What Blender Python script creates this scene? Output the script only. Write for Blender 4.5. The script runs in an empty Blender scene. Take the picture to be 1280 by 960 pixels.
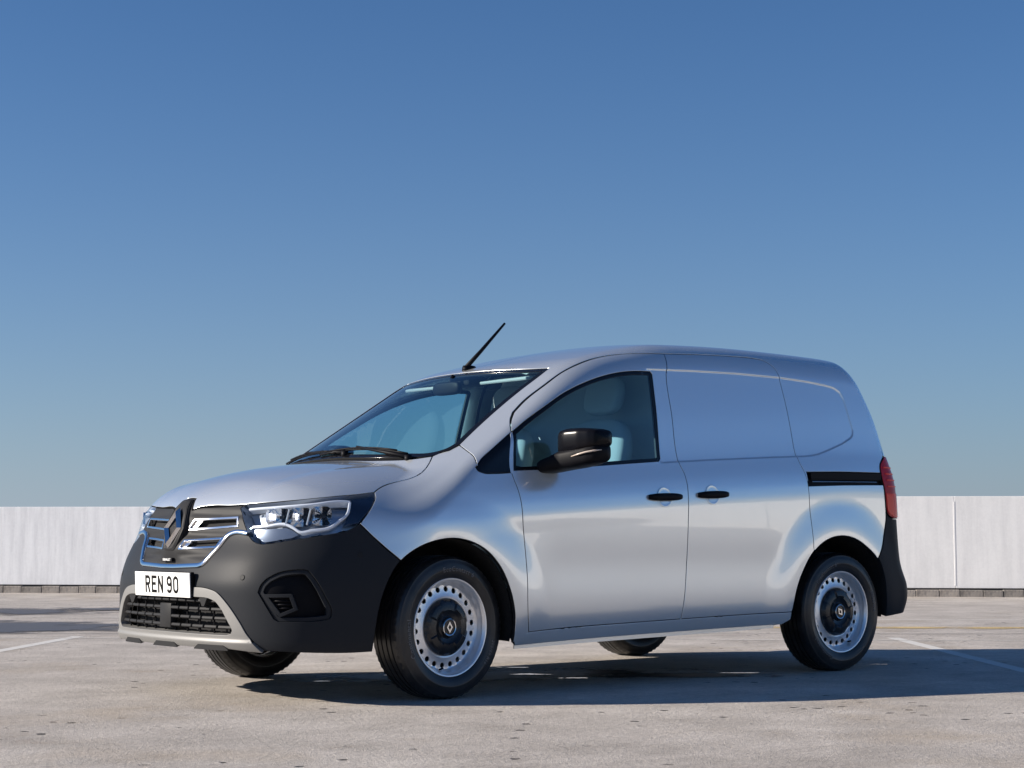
import bpy, bmesh, math, random
import numpy as np
from mathutils import Vector, Matrix
from mathutils.geometry import delaunay_2d_cdt

random.seed(7)
rng = np.random.default_rng(7)
scene = bpy.context.scene
COL = scene.collection

# ---------------------------------------------------------------- camera
cam_d = bpy.data.cameras.new("camera")
cam = bpy.data.objects.new("camera", cam_d)
COL.objects.link(cam)
cam_d.sensor_width = 36.0
cam_d.lens = 2190.1 / 1280.0 * 36.0
cam_d.clip_start = 0.1
cam_d.clip_end = 6000.0
th, pi_, ro = 0.686351, 0.0872061, 0.00082046
fw = Vector((math.sin(th) * math.cos(pi_), math.cos(th) * math.cos(pi_), math.sin(pi_)))
rt = Vector((math.cos(th), -math.sin(th), 0))
up = rt.cross(fw)
r2 = rt * math.cos(ro) + up * math.sin(ro)
u2 = up * math.cos(ro) - rt * math.sin(ro)
cam.matrix_world = Matrix(((r2.x, u2.x, -fw.x, -4.863096), (r2.y, u2.y, -fw.y, -7.275214),
                           (r2.z, u2.z, -fw.z, 0.731761), (0, 0, 0, 1)))
scene.camera = cam

# ---------------------------------------------------------------- sky and sun
SUN_EL, SUN_AZ = math.radians(22.5), math.radians(33.5)
to_sun = Vector((-math.cos(SUN_AZ) * math.cos(SUN_EL), math.sin(SUN_AZ) * math.cos(SUN_EL), math.sin(SUN_EL)))
world = bpy.data.worlds.new("World")
scene.world = world
world.use_nodes = True
wn = world.node_tree.nodes
wl = world.node_tree.links
wn.clear()
sky = wn.new("ShaderNodeTexSky")
sky.sky_type = 'NISHITA'
sky.sun_disc = False
sky.sun_elevation = SUN_EL
sky.sun_rotation = math.atan2(to_sun.x, to_sun.y)
sky.altitude = 200
sky.air_density = 1.0
sky.dust_density = 0.0
sky.ozone_density = 9.0
bg = wn.new("ShaderNodeBackground")
bg.inputs[1].default_value = 0.062
wo = wn.new("ShaderNodeOutputWorld")
tint = wn.new("ShaderNodeMix"); tint.data_type = 'RGBA'; tint.blend_type = 'MULTIPLY'; tint.inputs[0].default_value = 1.0
tint.inputs[7].default_value = (0.88, 0.965, 0.97, 1)
wl.new(sky.outputs[0], tint.inputs[6])
# pale haze that thickens towards the horizon, a little brighter on the sun's side
geo = wn.new("ShaderNodeTexCoord")
sep = wn.new("ShaderNodeSeparateXYZ")
wl.new(geo.outputs["Generated"], sep.inputs[0])
def wmath(op, a, b=None):
    m = wn.new("ShaderNodeMath"); m.operation = op
    for i, v in enumerate((a, b)):
        if v is None: continue
        if isinstance(v, float): m.inputs[i].default_value = v
        else: wl.new(v, m.inputs[i])
    return m.outputs[0]
haze_f = wmath('MULTIPLY', wmath('EXPONENT', wmath('MULTIPLY', wmath('ABSOLUTE', sep.outputs[2]), -9.0)), 0.95)
dotn = wn.new("ShaderNodeVectorMath"); dotn.operation = 'DOT_PRODUCT'
dotn.inputs[1].default_value = (-math.cos(SUN_AZ), math.sin(SUN_AZ), 0)
wl.new(geo.outputs["Generated"], dotn.inputs[0])
lum = wmath('ADD', wmath('MULTIPLY', dotn.outputs["Value"], 0.33), 1.0)
hz = wn.new("ShaderNodeVectorMath"); hz.operation = 'SCALE'
hz.inputs[0].default_value = (3.35, 3.95, 4.7)
wl.new(lum, hz.inputs[3])
hmix = wn.new("ShaderNodeMix"); hmix.data_type = 'RGBA'
wl.new(haze_f, hmix.inputs[0]); wl.new(tint.outputs[2], hmix.inputs[6]); wl.new(hz.outputs[0], hmix.inputs[7])
wl.new(hmix.outputs[2], bg.inputs[0])
wl.new(bg.outputs[0], wo.inputs[0])
sun_d = bpy.data.lights.new("sun", 'SUN')
sun_d.energy = 5.0
sun_d.angle = math.radians(0.5)
sun_d.color = (1.0, 0.915, 0.81)
sun = bpy.data.objects.new("sun", sun_d)
COL.objects.link(sun)
sun.rotation_euler = to_sun.to_track_quat('Z', 'Y').to_euler()
scene.view_settings.view_transform = 'Standard'
scene.view_settings.look = 'None'
scene.view_settings.exposure = 0.75
scene.view_settings.gamma = 1.0

# ---------------------------------------------------------------- materials
MATS = {}
def mat(name, col=(0.5, 0.5, 0.5), rough=0.5, metal=0.0, coat=0.0, coat_rough=0.03, spec=0.5, bump=None, ior=1.5,
        noise=None, emit=None):
    m = bpy.data.materials.new(name)
    m.use_nodes = True
    nt = m.node_tree
    b = nt.nodes["Principled BSDF"]
    b.inputs["Base Color"].default_value = (*col, 1)
    b.inputs["Roughness"].default_value = rough
    b.inputs["Metallic"].default_value = metal
    b.inputs["IOR"].default_value = ior
    b.inputs["Specular IOR Level"].default_value = spec
    b.inputs["Coat Weight"].default_value = coat
    b.inputs["Coat Roughness"].default_value = coat_rough
    tc = None
    if bump or noise:
        tc = nt.nodes.new("ShaderNodeTexCoord")
    if bump:
        sc, st, dist = bump
        n = nt.nodes.new("ShaderNodeTexNoise")
        n.inputs["Scale"].default_value = sc
        n.inputs["Detail"].default_value = 4
        bp = nt.nodes.new("ShaderNodeBump")
        bp.inputs["Strength"].default_value = st
        bp.inputs["Distance"].default_value = dist
        nt.links.new(tc.outputs["Object"], n.inputs["Vector"])
        nt.links.new(n.outputs["Fac"], bp.inputs["Height"])
        nt.links.new(bp.outputs[0], b.inputs["Normal"])
    if noise:
        sc, c0, c1 = noise
        n = nt.nodes.new("ShaderNodeTexNoise")
        n.inputs["Scale"].default_value = sc
        n.inputs["Detail"].default_value = 6
        r = nt.nodes.new("ShaderNodeValToRGB")
        r.color_ramp.elements[0].position = 0.3
        r.color_ramp.elements[1].position = 0.7
        r.color_ramp.elements[0].color = (*c0, 1)
        r.color_ramp.elements[1].color = (*c1, 1)
        nt.links.new(tc.outputs["Object"], n.inputs["Vector"])
        nt.links.new(n.outputs["Fac"], r.inputs[0])
        nt.links.new(r.outputs[0], b.inputs["Base Color"])
    MATS[name] = m
    return m

def glass_mat(name, tint, refl=(1, 1, 1), ior=1.75):
    m = bpy.data.materials.new(name)
    m.use_nodes = True
    nt = m.node_tree
    nt.nodes.clear()
    o = nt.nodes.new("ShaderNodeOutputMaterial")
    t = nt.nodes.new("ShaderNodeBsdfTransparent")
    t.inputs[0].default_value = (*tint, 1)
    gl = nt.nodes.new("ShaderNodeBsdfGlossy")
    gl.inputs[0].default_value = (*refl, 1)
    gl.inputs["Roughness"].default_value = 0.0
    fr = nt.nodes.new("ShaderNodeFresnel")
    # thin pane: the same reflectance from either side
    ge = nt.nodes.new("ShaderNodeNewGeometry")
    io = nt.nodes.new("ShaderNodeMix")
    io.inputs[2].default_value = ior
    io.inputs[3].default_value = 1.0 / ior
    nt.links.new(ge.outputs["Backfacing"], io.inputs[0])
    nt.links.new(io.outputs[0], fr.inputs[0])
    mx = nt.nodes.new("ShaderNodeMixShader")
    nt.links.new(fr.outputs[0], mx.inputs[0])
    nt.links.new(t.outputs[0], mx.inputs[1])
    nt.links.new(gl.outputs[0], mx.inputs[2])
    nt.links.new(mx.outputs[0], o.inputs[0])
    MATS[name] = m
    return m

M_PAINT = mat("silver_paint", (0.79, 0.825, 0.84), 0.25, 0.62, coat=1.0, coat_rough=0.015)
M_PAINT.node_tree.nodes["Principled BSDF"].inputs["Coat IOR"].default_value = 1.75
M_SEAM = mat("seam_shade", (0.012, 0.012, 0.013), 0.7)  # near-black panel flanges: the shade of the gaps put into the colour
M_PLASTIC = mat("charcoal_plastic", (0.024, 0.026, 0.030), 0.44, spec=0.07, bump=(420, 0.30, 0.0010))
M_GRILLE = mat("grey_grille_plastic", (0.024, 0.024, 0.025), 0.5, spec=0.10, bump=(900, 0.1, 0.0005))
M_BLACK = mat("black_plastic", (0.006, 0.006, 0.008), 0.50, spec=0.10)
M_GLOSS = mat("gloss_black", (0.006, 0.006, 0.008), 0.14, spec=0.4)
M_MIRROR = mat("mirror_black", (0.005, 0.005, 0.007), 0.24, spec=0.13)
M_SKID = mat("skid_grey", (0.185, 0.182, 0.176), 0.5, 0.2)
M_TRIM = mat("brushed_chrome", (0.78, 0.78, 0.79), 0.09, 1.0)
M_CHROME = mat("chrome", (0.86, 0.87, 0.88), 0.10, 1.0)
M_SATIN = mat("satin_chrome", (0.70, 0.71, 0.73), 0.18, 1.0)
M_DARK = mat("dark_void", (0.006, 0.006, 0.007), 0.9)
M_UNDER = mat("underbody_black", (0.010, 0.010, 0.010), 0.85, bump=(60, 0.5, 0.01))
M_RUBBER = mat("tyre_rubber", (0.016, 0.016, 0.017), 0.34, bump=(220, 0.15, 0.002), noise=(11, (0.009, 0.009, 0.010), (0.026, 0.026, 0.027)))
M_LETTER = mat("tyre_letter_sheen", (0.13, 0.13, 0.135), 0.5)  # paler than the tyre: sky reflection on the letters put into the colour
M_RIM = mat("rim_silver", (0.88, 0.885, 0.89), 0.32, 0.7, coat=0.4, coat_rough=0.10)
M_CAP = mat("hub_cap_black", (0.012, 0.013, 0.016), 0.25)
M_PLATE = mat("plate_white", (0.82, 0.82, 0.80), 0.35)
M_INK = mat("plate_black", (0.006, 0.006, 0.006), 0.8, spec=0.1)
M_SEAT = mat("seat_cloth", (0.46, 0.48, 0.49), 0.9, bump=(400, 0.3, 0.002))
M_DASH = mat("dash_plastic", (0.030, 0.031, 0.033), 0.6)
M_LINING = mat("cabin_lining", (0.48, 0.49, 0.50), 0.9)
M_STICK = mat("sticker_white", (0.75, 0.8, 0.75), 0.5)
M_HOUSING = mat("lamp_housing", (0.010, 0.014, 0.03), 0.15, coat=0.6)
M_BACKPLATE = mat("lamp_back_plate", (0.46, 0.50, 0.56), 0.30, 0.6)
M_REFLECT = mat("lamp_reflector", (0.78, 0.80, 0.83), 0.10, 1.0)
M_DRL = mat("lamp_light_guide", (0.70, 0.73, 0.77), 0.3, 0.0, coat=0.3)
M_RED = mat("tail_lamp_red", (0.52, 0.008, 0.016), 0.22, spec=0.25)
M_RED2 = mat("tail_lamp_bright_red", (0.95, 0.02, 0.02), 0.18, spec=0.3)
M_INDIC = mat("lamp_corner_lens", (0.16, 0.19, 0.24), 0.22, 0.5)
M_ORANGE = mat("indicator_lens", (0.6, 0.5, 0.42), 0.2, coat=0.5)
M_SCREEN = glass_mat("windscreen_glass", (0.74, 0.93, 0.95))
M_WINDOW = glass_mat("door_glass", (0.44, 0.72, 0.84))
M_LENS = glass_mat("lamp_lens", (0.95, 0.97, 1.0), ior=1.36)

# ---------------------------------------------------------------- object helpers
def tag(o, label=None, cat=None, group=None, kind=None):
    if label: o["label"] = label
    if cat: o["category"] = cat
    if group: o["group"] = group
    if kind: o["kind"] = kind
    return o

def empty(name, loc=(0, 0, 0), rz=0.0, parent=None):
    o = bpy.data.objects.new(name, None)
    COL.objects.link(o)
    o.location = loc
    o.rotation_euler = (0, 0, rz)
    o.empty_display_size = 0.2
    if parent: o.parent = parent
    return o

def link_mesh(name, verts, faces, mats, parent=None, smooth=True, normals=None, fmat=None):
    me = bpy.data.meshes.new(name)
    me.from_pydata([tuple(map(float, v)) for v in verts], [], [tuple(map(int, f)) for f in faces])
    if not isinstance(mats, (list, tuple)): mats = [mats]
    for m in mats: me.materials.append(m)
    if fmat is not None:
        me.polygons.foreach_set("material_index", np.asarray(fmat, dtype=np.int32))
    me.polygons.foreach_set("use_smooth", np.full(len(me.polygons), smooth))
    me.update()
    if normals is not None:
        me.normals_split_custom_set_from_vertices([tuple(map(float, n)) for n in normals])
    o = bpy.data.objects.new(name, me)
    COL.objects.link(o)
    if parent: o.parent = parent
    return o

def bm_obj(name, bm, mats, parent=None, smooth=False, angle=None):
    me = bpy.data.meshes.new(name)
    bm.normal_update()
    if angle is not None:
        smooth = True
        for e in bm.edges:
            if len(e.link_faces) == 2 and e.calc_face_angle(0) > angle: e.smooth = False
    bm.to_mesh(me)
    bm.free()
    if not isinstance(mats, (list, tuple)): mats = [mats]
    for m in mats: me.materials.append(m)
    me.polygons.foreach_set("use_smooth", np.full(len(me.polygons), smooth))
    o = bpy.data.objects.new(name, me)
    COL.objects.link(o)
    if parent: o.parent = parent
    return o

def mirror(o, parent=None, name=None):
    """A copy of a mesh part for the van's far side (y negated)."""
    me = o.data.copy()
    n = len(me.vertices)
    co = np.empty(n * 3); me.vertices.foreach_get("co", co)
    nl = len(me.loops)
    cn = np.empty(nl * 3)
    cust = me.has_custom_normals
    if cust:
        me.corner_normals.foreach_get("vector", cn)
    co = co.reshape(-1, 3); co[:, 1] *= -1
    faces = [list(p.vertices) for p in me.polygons]
    vn = np.zeros((n, 3))
    if cust:
        vi = np.empty(nl, dtype=np.int32); me.loops.foreach_get("vertex_index", vi)
        vn[vi] = cn.reshape(-1, 3); vn[:, 1] *= -1
    fm = np.empty(len(faces), dtype=np.int32); me.polygons.foreach_get("material_index", fm)
    sm = me.polygons[0].use_smooth
    mats = list(me.materials)
    bpy.data.meshes.remove(me)
    return link_mesh(name or o.name.split('.')[0], co, [f[::-1] for f in faces], mats, parent or o.parent, sm,
                     vn if cust else None, fm)

def bm_box(bm, c, s, bevel=0.0, rot=None, seg=2):
    r = bmesh.ops.create_cube(bm, size=1.0)
    vs = r["verts"]
    for v in vs:
        v.co = Vector((v.co.x * s[0], v.co.y * s[1], v.co.z * s[2]))
    if bevel > 0:
        es = list({e for v in vs for e in v.link_edges})
        rr = bmesh.ops.bevel(bm, geom=es, offset=bevel, segments=seg, affect='EDGES', profile=0.5)
        vs = list({v for f in rr["faces"] for v in f.verts} | {v for v in vs if v.is_valid})
    for v in vs:
        p = v.co
        if rot is not None: p = rot @ p
        v.co = p + Vector(c)
    return vs

def bm_tube(bm, pts, rad, seg=10, cap=True, flat=1.0, upv=Vector((0, 0, 1))):
    pts = [Vector(p) for p in pts]
    if not hasattr(rad, '__len__'): rad = [rad] * len(pts)
    rings = []
    for i, p in enumerate(pts):
        d = (pts[min(i + 1, len(pts) - 1)] - pts[max(i - 1, 0)]).normalized()
        a = d.cross(upv)
        if a.length < 1e-4: a = d.cross(Vector((1, 0, 0)))
        a.normalize()
        b = a.cross(d)
        rings.append([bm.verts.new(p + (a * math.cos(t) + b * math.sin(t) * flat) * rad[i])
                      for t in [2 * math.pi * k / seg for k in range(seg)]])
    for r0, r1 in zip(rings, rings[1:]):
        for k in range(seg):
            bm.faces.new((r0[k], r0[(k + 1) % seg], r1[(k + 1) % seg], r1[k]))
    if cap:
        bm.faces.new(rings[0][::-1]); bm.faces.new(rings[-1])
    return rings

def bm_loft(bm, rings, close=True, cap=True):
    vr = [[bm.verts.new(Vector(p)) for p in r] for r in rings]
    n = len(vr[0])
    for a, b in zip(vr, vr[1:]):
        for k in range(n if close else n - 1):
            bm.faces.new((a[k], a[(k + 1) % n], b[(k + 1) % n], b[k]))
    if cap:
        bm.faces.new(vr[0][::-1]); bm.faces.new(vr[-1])
    return vr

def bm_lathe(bm, prof, seg=72, axis='y'):
    """prof = (radius, offset along axis).  Axis is y; positive offset points to -y (outboard, near side)."""
    rings = []
    for r, d in prof:
        rings.append([bm.verts.new((r * math.cos(t), -d, r * math.sin(t)))
                      for t in [2 * math.pi * k / seg for k in range(seg)]])
    for a, b in zip(rings, rings[1:]):
        for k in range(seg):
            bm.faces.new((a[k], b[k], b[(k + 1) % seg], a[(k + 1) % seg]))
    return rings

def bm_prism(bm, poly, z0, z1, M=None):
    """Extrude a 2D polygon (list of (x,y)) between two heights, optionally transformed."""
    M = M or Matrix.Identity(4)
    a = [bm.verts.new(M @ Vector((x, y, z0))) for x, y in poly]
    b = [bm.verts.new(M @ Vector((x, y, z1))) for x, y in poly]
    n = len(poly)
    for k in range(n):
        bm.faces.new((a[k], a[(k + 1) % n], b[(k + 1) % n], b[k]))
    bm.faces.new(a[::-1]); bm.faces.new(b)

def superell(c, s, e=4.0, nu=24, nv=16, fn=None):
    """Rounded-box blob as loft rings round z."""
    rings = []
    def sp(v, p): return math.copysign(abs(v) ** p, v)
    for j in range(nv + 1):
        t = -math.pi / 2 + math.pi * j / nv
        ct, st = sp(math.cos(t), 2 / e), sp(math.sin(t), 2 / e)
        ring = []
        for i in range(nu):
            p = 2 * math.pi * i / nu
            q = Vector((s[0] * ct * sp(math.cos(p), 2 / e), s[1] * ct * sp(math.sin(p), 2 / e), s[2] * st))
            if fn: q = fn(q)
            ring.append(q + Vector(c))
        rings.append(ring)
    return rings
# ---------------------------------------------------------------- the van's outer surface as one smooth function g(x, y, z) = 0
# x runs from the front axle (0) to the rear axle (2.716), y < 0 is the near side, z is up
def pchip(xs, ys):
    xs = np.array(xs, float); ys = np.array(ys, float); h = np.diff(xs); d = np.diff(ys) / h
    m = np.zeros_like(ys); m[0] = d[0]; m[-1] = d[-1]
    for i in range(1, len(xs) - 1):
        if d[i - 1] * d[i] > 0:
            w1 = 2 * h[i] + h[i - 1]; w2 = h[i] + 2 * h[i - 1]; m[i] = (w1 + w2) / (w1 / d[i - 1] + w2 / d[i])
    def f(x):
        x = np.asarray(x, float); xc = np.clip(x, xs[0], xs[-1])
        i = np.clip(np.searchsorted(xs, xc) - 1, 0, len(xs) - 2)
        t = (xc - xs[i]) / h[i]; t2 = t * t; t3 = t2 * t
        r = (2*t3-3*t2+1)*ys[i] + (t3-2*t2+t)*h[i]*m[i] + (-2*t3+3*t2)*ys[i+1] + (t3-t2)*h[i]*m[i+1]
        return r + np.where(x < xs[0], (x - xs[0]) * m[0], 0) + np.where(x > xs[-1], (x - xs[-1]) * m[-1], 0)
    return f
def spl(xs, ys, sg=.03):
    f = pchip(xs, ys); X = np.linspace(xs[0] - .4, xs[-1] + .4, 3201); dx = X[1] - X[0]
    n = int(3 * sg / dx) + 1; k = np.exp(-.5 * (np.arange(-n, n + 1) * dx / sg) ** 2); k /= k.sum()
    Xp = np.concatenate([X[0] + dx * np.arange(-n, 0), X, X[-1] + dx * np.arange(1, n + 1)])
    Y = np.convolve(f(Xp), k, 'valid')
    # evaluated with a smooth local cubic so that reflections stay clean
    f2 = np.gradient(Y, dx)
    def ev(x):
        x = np.asarray(x, float)
        s = np.clip((x - X[0]) / dx, 0, len(X) - 1.0001); i = s.astype(int); t = s - i; t2 = t * t; t3 = t2 * t
        return (2*t3-3*t2+1)*Y[i] + (t3-2*t2+t)*dx*f2[i] + (-2*t3+3*t2)*Y[i+1] + (t3-t2)*dx*f2[i+1]
    return ev
def smax(a, b, k):
    h = np.clip(.5 + .5 * (a - b) / k, 0, 1)
    return b + (a - b) * h + k * h * (1 - h)
def smin(a, b, k): return -smax(-a, -b, k)
def sst(a, b, x):
    t = np.clip((x - a) / (b - a), 0, 1); return t * t * (3 - 2 * t)

belt = spl([-.9, -.3, .375, 1.34, 2.37, 2.75, 3.3], [.93, .99, 1.04, 1.105, 1.165, 1.19, 1.2], .06)
lowW = spl([.15, .22, .30, .38, .50, .62, .75, .86, 1.0], [.82, .885, .910, .923, .930, .933, .935, .937, .938], .025)
shoW = spl([-.30, -.22, -.16, -.10, -.05, 0, .02, .25, .47, .56, .75], [.938, .938, .934, .922, .906, .888, .882, .832, .776, .752, .69], .012)
taper = spl([-1.1, -.9, -.7, -.5, -.3, 0, .4, 2.2, 2.7, 3.0, 3.2, 3.4], [-.06, -.03, -.012, -.002, 0, 0, 0, 0, -.004, -.014, -.028, -.055], .06)
SWAGE = [(1.33, 1.594), (1.718, 1.606), (2.019, 1.611), (2.362, 1.608), (2.587, 1.597), (2.735, 1.584), (2.80, 1.574),
         (2.845, 1.552), (2.868, 1.51), (2.887, 1.394), (2.897, 1.335), (2.890, 1.308), (2.866, 1.288), (2.776, 1.251),
         (2.625, 1.205), (2.56, 1.187), (2.50, 1.177), (2.433, 1.171), (2.208, 1.160), (1.745, 1.133), (1.452, 1.114), (1.33, 1.104)]
_sx = np.array(SWAGE)
def poly_sd(px, pz, poly):
    d = np.full(px.shape, 9.0); ins = np.zeros(px.shape, bool)
    n = len(poly)
    for i in range(n):
        a = poly[i]; b = poly[(i + 1) % n]; e = b - a
        t = np.clip(((px - a[0]) * e[0] + (pz - a[1]) * e[1]) / (e @ e), 0, 1)
        d = np.minimum(d, np.hypot(px - a[0] - t * e[0], pz - a[1] - t * e[1]))
        c = ((a[1] > pz) != (b[1] > pz))
        if e[1] != 0: ins ^= c & (px < a[0] + (pz - a[1]) / e[1] * e[0])
    return np.where(ins, d, -d)
def W(x, z):
    x = np.asarray(x, float); z = np.asarray(z, float)
    d = z - belt(x)
    m = sst(-.30, -.18, d)
    w = lowW(z) * (1 - m) + shoW(d) * m + taper(x)
    # long scallop pressed into both doors
    s = sst(.42, .66, x) * (1 - sst(2.05, 2.36, x))
    w = w - .0056 * s * np.exp(-((z - .585) / np.where(z > .585, .125, .145)) ** 2)
    # wheel-arch shoulders
    for cx, cz in ((-.03, .315), (2.665, .335)):
        r = np.hypot(x - cx, z - cz)
        w = w + .017 * (1 - sst(.42, .62, r)) * sst(.1, .3, z) * (1 - sst(.86, 1.02, z))
    k = (x > 1.25) & (x < 3.0) & (z > 1.05) & (z < 1.7)
    if k.any():
        sd = poly_sd(x[k], z[k], _sx)
        w = w.copy(); w[k] -= .0055 * sst(-.004, .007, sd)
    return w
x0 = spl([.15, .22, .256, .35, .5, .6, .75, .88, .96, 1.05], [-.87, -.925, -.955, -.966, -.968, -.945, -.875, -.84, -.80, -.75], .02)
def F(y, z):
    a = np.abs(y); return x0(z) - .042 * np.exp(-(a / .17) ** 2) * sst(.60, .70, z) + .063 * (a / .6) ** 2.2 + .367 * (a / .92) ** 7
hoodc = spl([-1.0, -.88, -.80, -.65, -.4, -.1, .15, .6], [.86, .918, .948, 1.012, 1.069, 1.103, 1.133, 1.15], .05)
def hood(x, y):
    a = np.abs(y)
    crease = .010 * sst(.40, .52, a) * sst(-.95, -.7, x)
    return hoodc(x) - .083 * (a / .7) ** 2 - .062 * (a / .8) ** 6 + crease
def ws(x, y):
    return 1.111 + .615 * (x - .16 * (np.abs(y) / .65) ** 2 + .07)
roofc = spl([.3, .6, .85, 1.2, 1.6, 2.2, 2.8, 3.0, 3.1, 3.3], [1.505, 1.573, 1.63, 1.717, 1.78, 1.797, 1.79, 1.78, 1.76, 1.69], .05)
def roof(x, y): return roofc(x) - .039 * (np.abs(y) / .7) ** 2.2
rearx = spl([.2, .25, .3, .4, .46, .52, .60, .8, 1.0, 1.2, 1.4, 1.6, 1.75], [3.41, 3.44, 3.46, 3.494, 3.487, 3.452, 3.415, 3.388, 3.37, 3.32, 3.258, 3.16, 3.09], .015)
def R(y, z):
    a = np.abs(y); return rearx(z) - .093 * (a / .85) ** 4 - .015 * (a / .6) ** 2
def g(x, y, z):
    side = np.abs(y) - W(x, z)
    top = z - smax(hood(x, y), smin(ws(x, y), roof(x, y), .05), .005 + .10 * sst(.60, .80, np.abs(y)))
    v = smax(side, top, .06 + .10 * sst(1.35, 1.7, z))
    v = smax(v, F(y, z) - x, .12)
    return smax(v, x - R(y, z), .09)
def gradg(P, e=1.5e-3):
    x, y, z = P[:, 0], P[:, 1], P[:, 2]
    n = np.stack([g(x + e, y, z) - g(x - e, y, z), g(x, y + e, z) - g(x, y - e, z), g(x, y, z + e) - g(x, y, z - e)], 1)
    return n / np.linalg.norm(n, axis=1)[:, None]

def cast(O, D, t0, t1, n=40):
    """Outermost crossing of the surface along rays O + t D."""
    N = len(O)
    ts = np.linspace(t1, t0, n)
    lo = np.full(N, t0); hi = np.full(N, t1); done = np.zeros(N, bool)
    for a, b in zip(ts, ts[1:]):
        k = np.where(~done)[0]
        if len(k) == 0: break
        p = O[k] + b * D[k]
        ins = g(p[:, 0], p[:, 1], p[:, 2]) < 0
        kk = k[ins]; lo[kk] = b; hi[kk] = a; done[kk] = True
    for _ in range(22):
        m = .5 * (lo + hi); p = O + m[:, None] * D
        ins = g(p[:, 0], p[:, 1], p[:, 2]) < 0
        lo = np.where(ins, m, lo); hi = np.where(ins, hi, m)
    return O + (.5 * (lo + hi))[:, None] * D

class Side:                      # (x, z) seen square on from the near side
    def to(s, uv): 
        n = len(uv); O = np.stack([uv[:, 0], np.zeros(n), uv[:, 1]], 1); D = np.tile([0., -1., 0.], (n, 1))
        return cast(O, D, .2, 1.2)
    def inv(s, P): return P[:, [0, 2]].copy()
class Top:                       # (x, y) from above
    def to(s, uv):
        n = len(uv); O = np.stack([uv[:, 0], uv[:, 1], np.zeros(n)], 1); D = np.tile([0., 0., 1.], (n, 1))
        return cast(O, D, .6, 1.95, 60)
    def inv(s, P): return P[:, :2].copy()
class CylX:                      # round a lengthwise axis: u = x, v = angle from the near side * r0
    def __init__(s, z0=.9, r0=.85): s.z0, s.r0 = z0, r0
    def to(s, uv):
        a = uv[:, 1] / s.r0; n = len(uv)
        O = np.stack([uv[:, 0], np.zeros(n), np.full(n, s.z0)], 1)
        return cast(O, np.stack([np.zeros(n), -np.cos(a), np.sin(a)], 1), .02, 1.4, 60)
    def inv(s, P):
        a = np.arctan2(P[:, 2] - s.z0, -P[:, 1]); a = np.where(a < -2.0, a + 2 * np.pi, a)
        return np.stack([P[:, 0], a * s.r0], 1)
class CylZ:                      # round an upright axis: u = angle * r0 (0 straight ahead / behind), v = z
    def __init__(s, xc=-.05, r0=.85, sg=-1): s.xc, s.r0, s.sg = xc, r0, sg
    def to(s, uv):
        a = uv[:, 0] / s.r0; n = len(uv)
        O = np.stack([np.full(n, s.xc), np.zeros(n), uv[:, 1]], 1)
        return cast(O, np.stack([s.sg * np.cos(a), np.sin(a), np.zeros(n)], 1), .05, 1.6, 60)
    def inv(s, P):
        a = np.arctan2(P[:, 1], s.sg * (P[:, 0] - s.xc)); return np.stack([a * s.r0, P[:, 2]], 1)
SIDE, TOP, CYL, FRONT, REAR = Side(), Top(), CylX(), CylZ(), CylZ(2.55, .85, 1)

def on(par, pts):                # nearest surface points for 2D or 3D points under a projection
    pts = np.asarray(pts, float)
    return par.to(par.inv(pts) if pts.shape[1] == 3 else pts)
def rearP(y, z):
    y = np.atleast_1d(np.asarray(y, float)); z = np.broadcast_to(np.asarray(z, float), y.shape)
    return cast(np.stack([np.full(y.shape, 2.3), y, z], 1), np.tile([1., 0, 0], (len(y), 1)), 0, 1.5)
def frontP(y, z):
    y = np.atleast_1d(np.asarray(y, float)); z = np.broadcast_to(np.asarray(z, float), y.shape)
    return cast(np.stack([np.full(y.shape, 0.1), y, z], 1), np.tile([-1., 0, 0], (len(y), 1)), 0, 1.4)
def topP(x, y):
    return TOP.to(np.stack([np.atleast_1d(np.asarray(x, float)), np.atleast_1d(np.asarray(y, float))], 1))

def cr(pts, n=8, closed=False):
    """Catmull-Rom through points (end tangents one-sided)."""
    P = np.asarray(pts, float)
    if len(P) < 3 and not closed:
        t = np.linspace(0, 1, n + 1)[:, None]; return P[0] * (1 - t) + P[1] * t
    if closed: Q = np.vstack([P[-1], P, P[0], P[1]])
    else: Q = np.vstack([2 * P[0] - P[1], P, 2 * P[-1] - P[-2]])
    out = []
    for i in range(1, len(Q) - 2):
        p0, p1, p2, p3 = Q[i - 1], Q[i], Q[i + 1], Q[i + 2]
        # centripetal-ish parametrisation
        d1 = max(np.linalg.norm(p2 - p1), 1e-6); d0 = max(np.linalg.norm(p1 - p0), 1e-6); d2 = max(np.linalg.norm(p3 - p2), 1e-6)
        m1 = d1 * ((p1 - p0) / d0 * d1 + (p2 - p1) / d1 * d0) / (d0 + d1)
        m2 = d1 * ((p2 - p1) / d1 * d2 + (p3 - p2) / d2 * d1) / (d1 + d2)
        t = np.linspace(0, 1, n, endpoint=False)[:, None]; t2 = t * t; t3 = t2 * t
        out.append((2*t3-3*t2+1)*p1 + (t3-2*t2+t)*m1 + (-2*t3+3*t2)*p2 + (t3-t2)*m2)
    if not closed: out.append(P[-1:])
    return np.vstack(out)
def join(*segs):
    """Chain open polylines into one closed loop, dropping doubled joints."""
    out = []
    for s in segs:
        for p in np.asarray(s, float):
            if not out or np.linalg.norm(p - out[-1]) > 1e-4: out.append(p)
    if np.linalg.norm(out[0] - out[-1]) < 1e-4: out.pop()
    return np.array(out)
def flip(P):                     # the far-side twin of a polyline, run backwards
    Q = np.asarray(P, float)[::-1].copy(); Q[:, 1] *= -1; return Q
def resample(L, step):
    out = []
    n = len(L)
    for i in range(n):
        a, b = L[i], L[(i + 1) % n]; k = max(1, int(math.ceil(np.linalg.norm(b - a) / step)))
        for j in range(k): out.append(a + (b - a) * j / k)
    return np.array(out)
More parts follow.
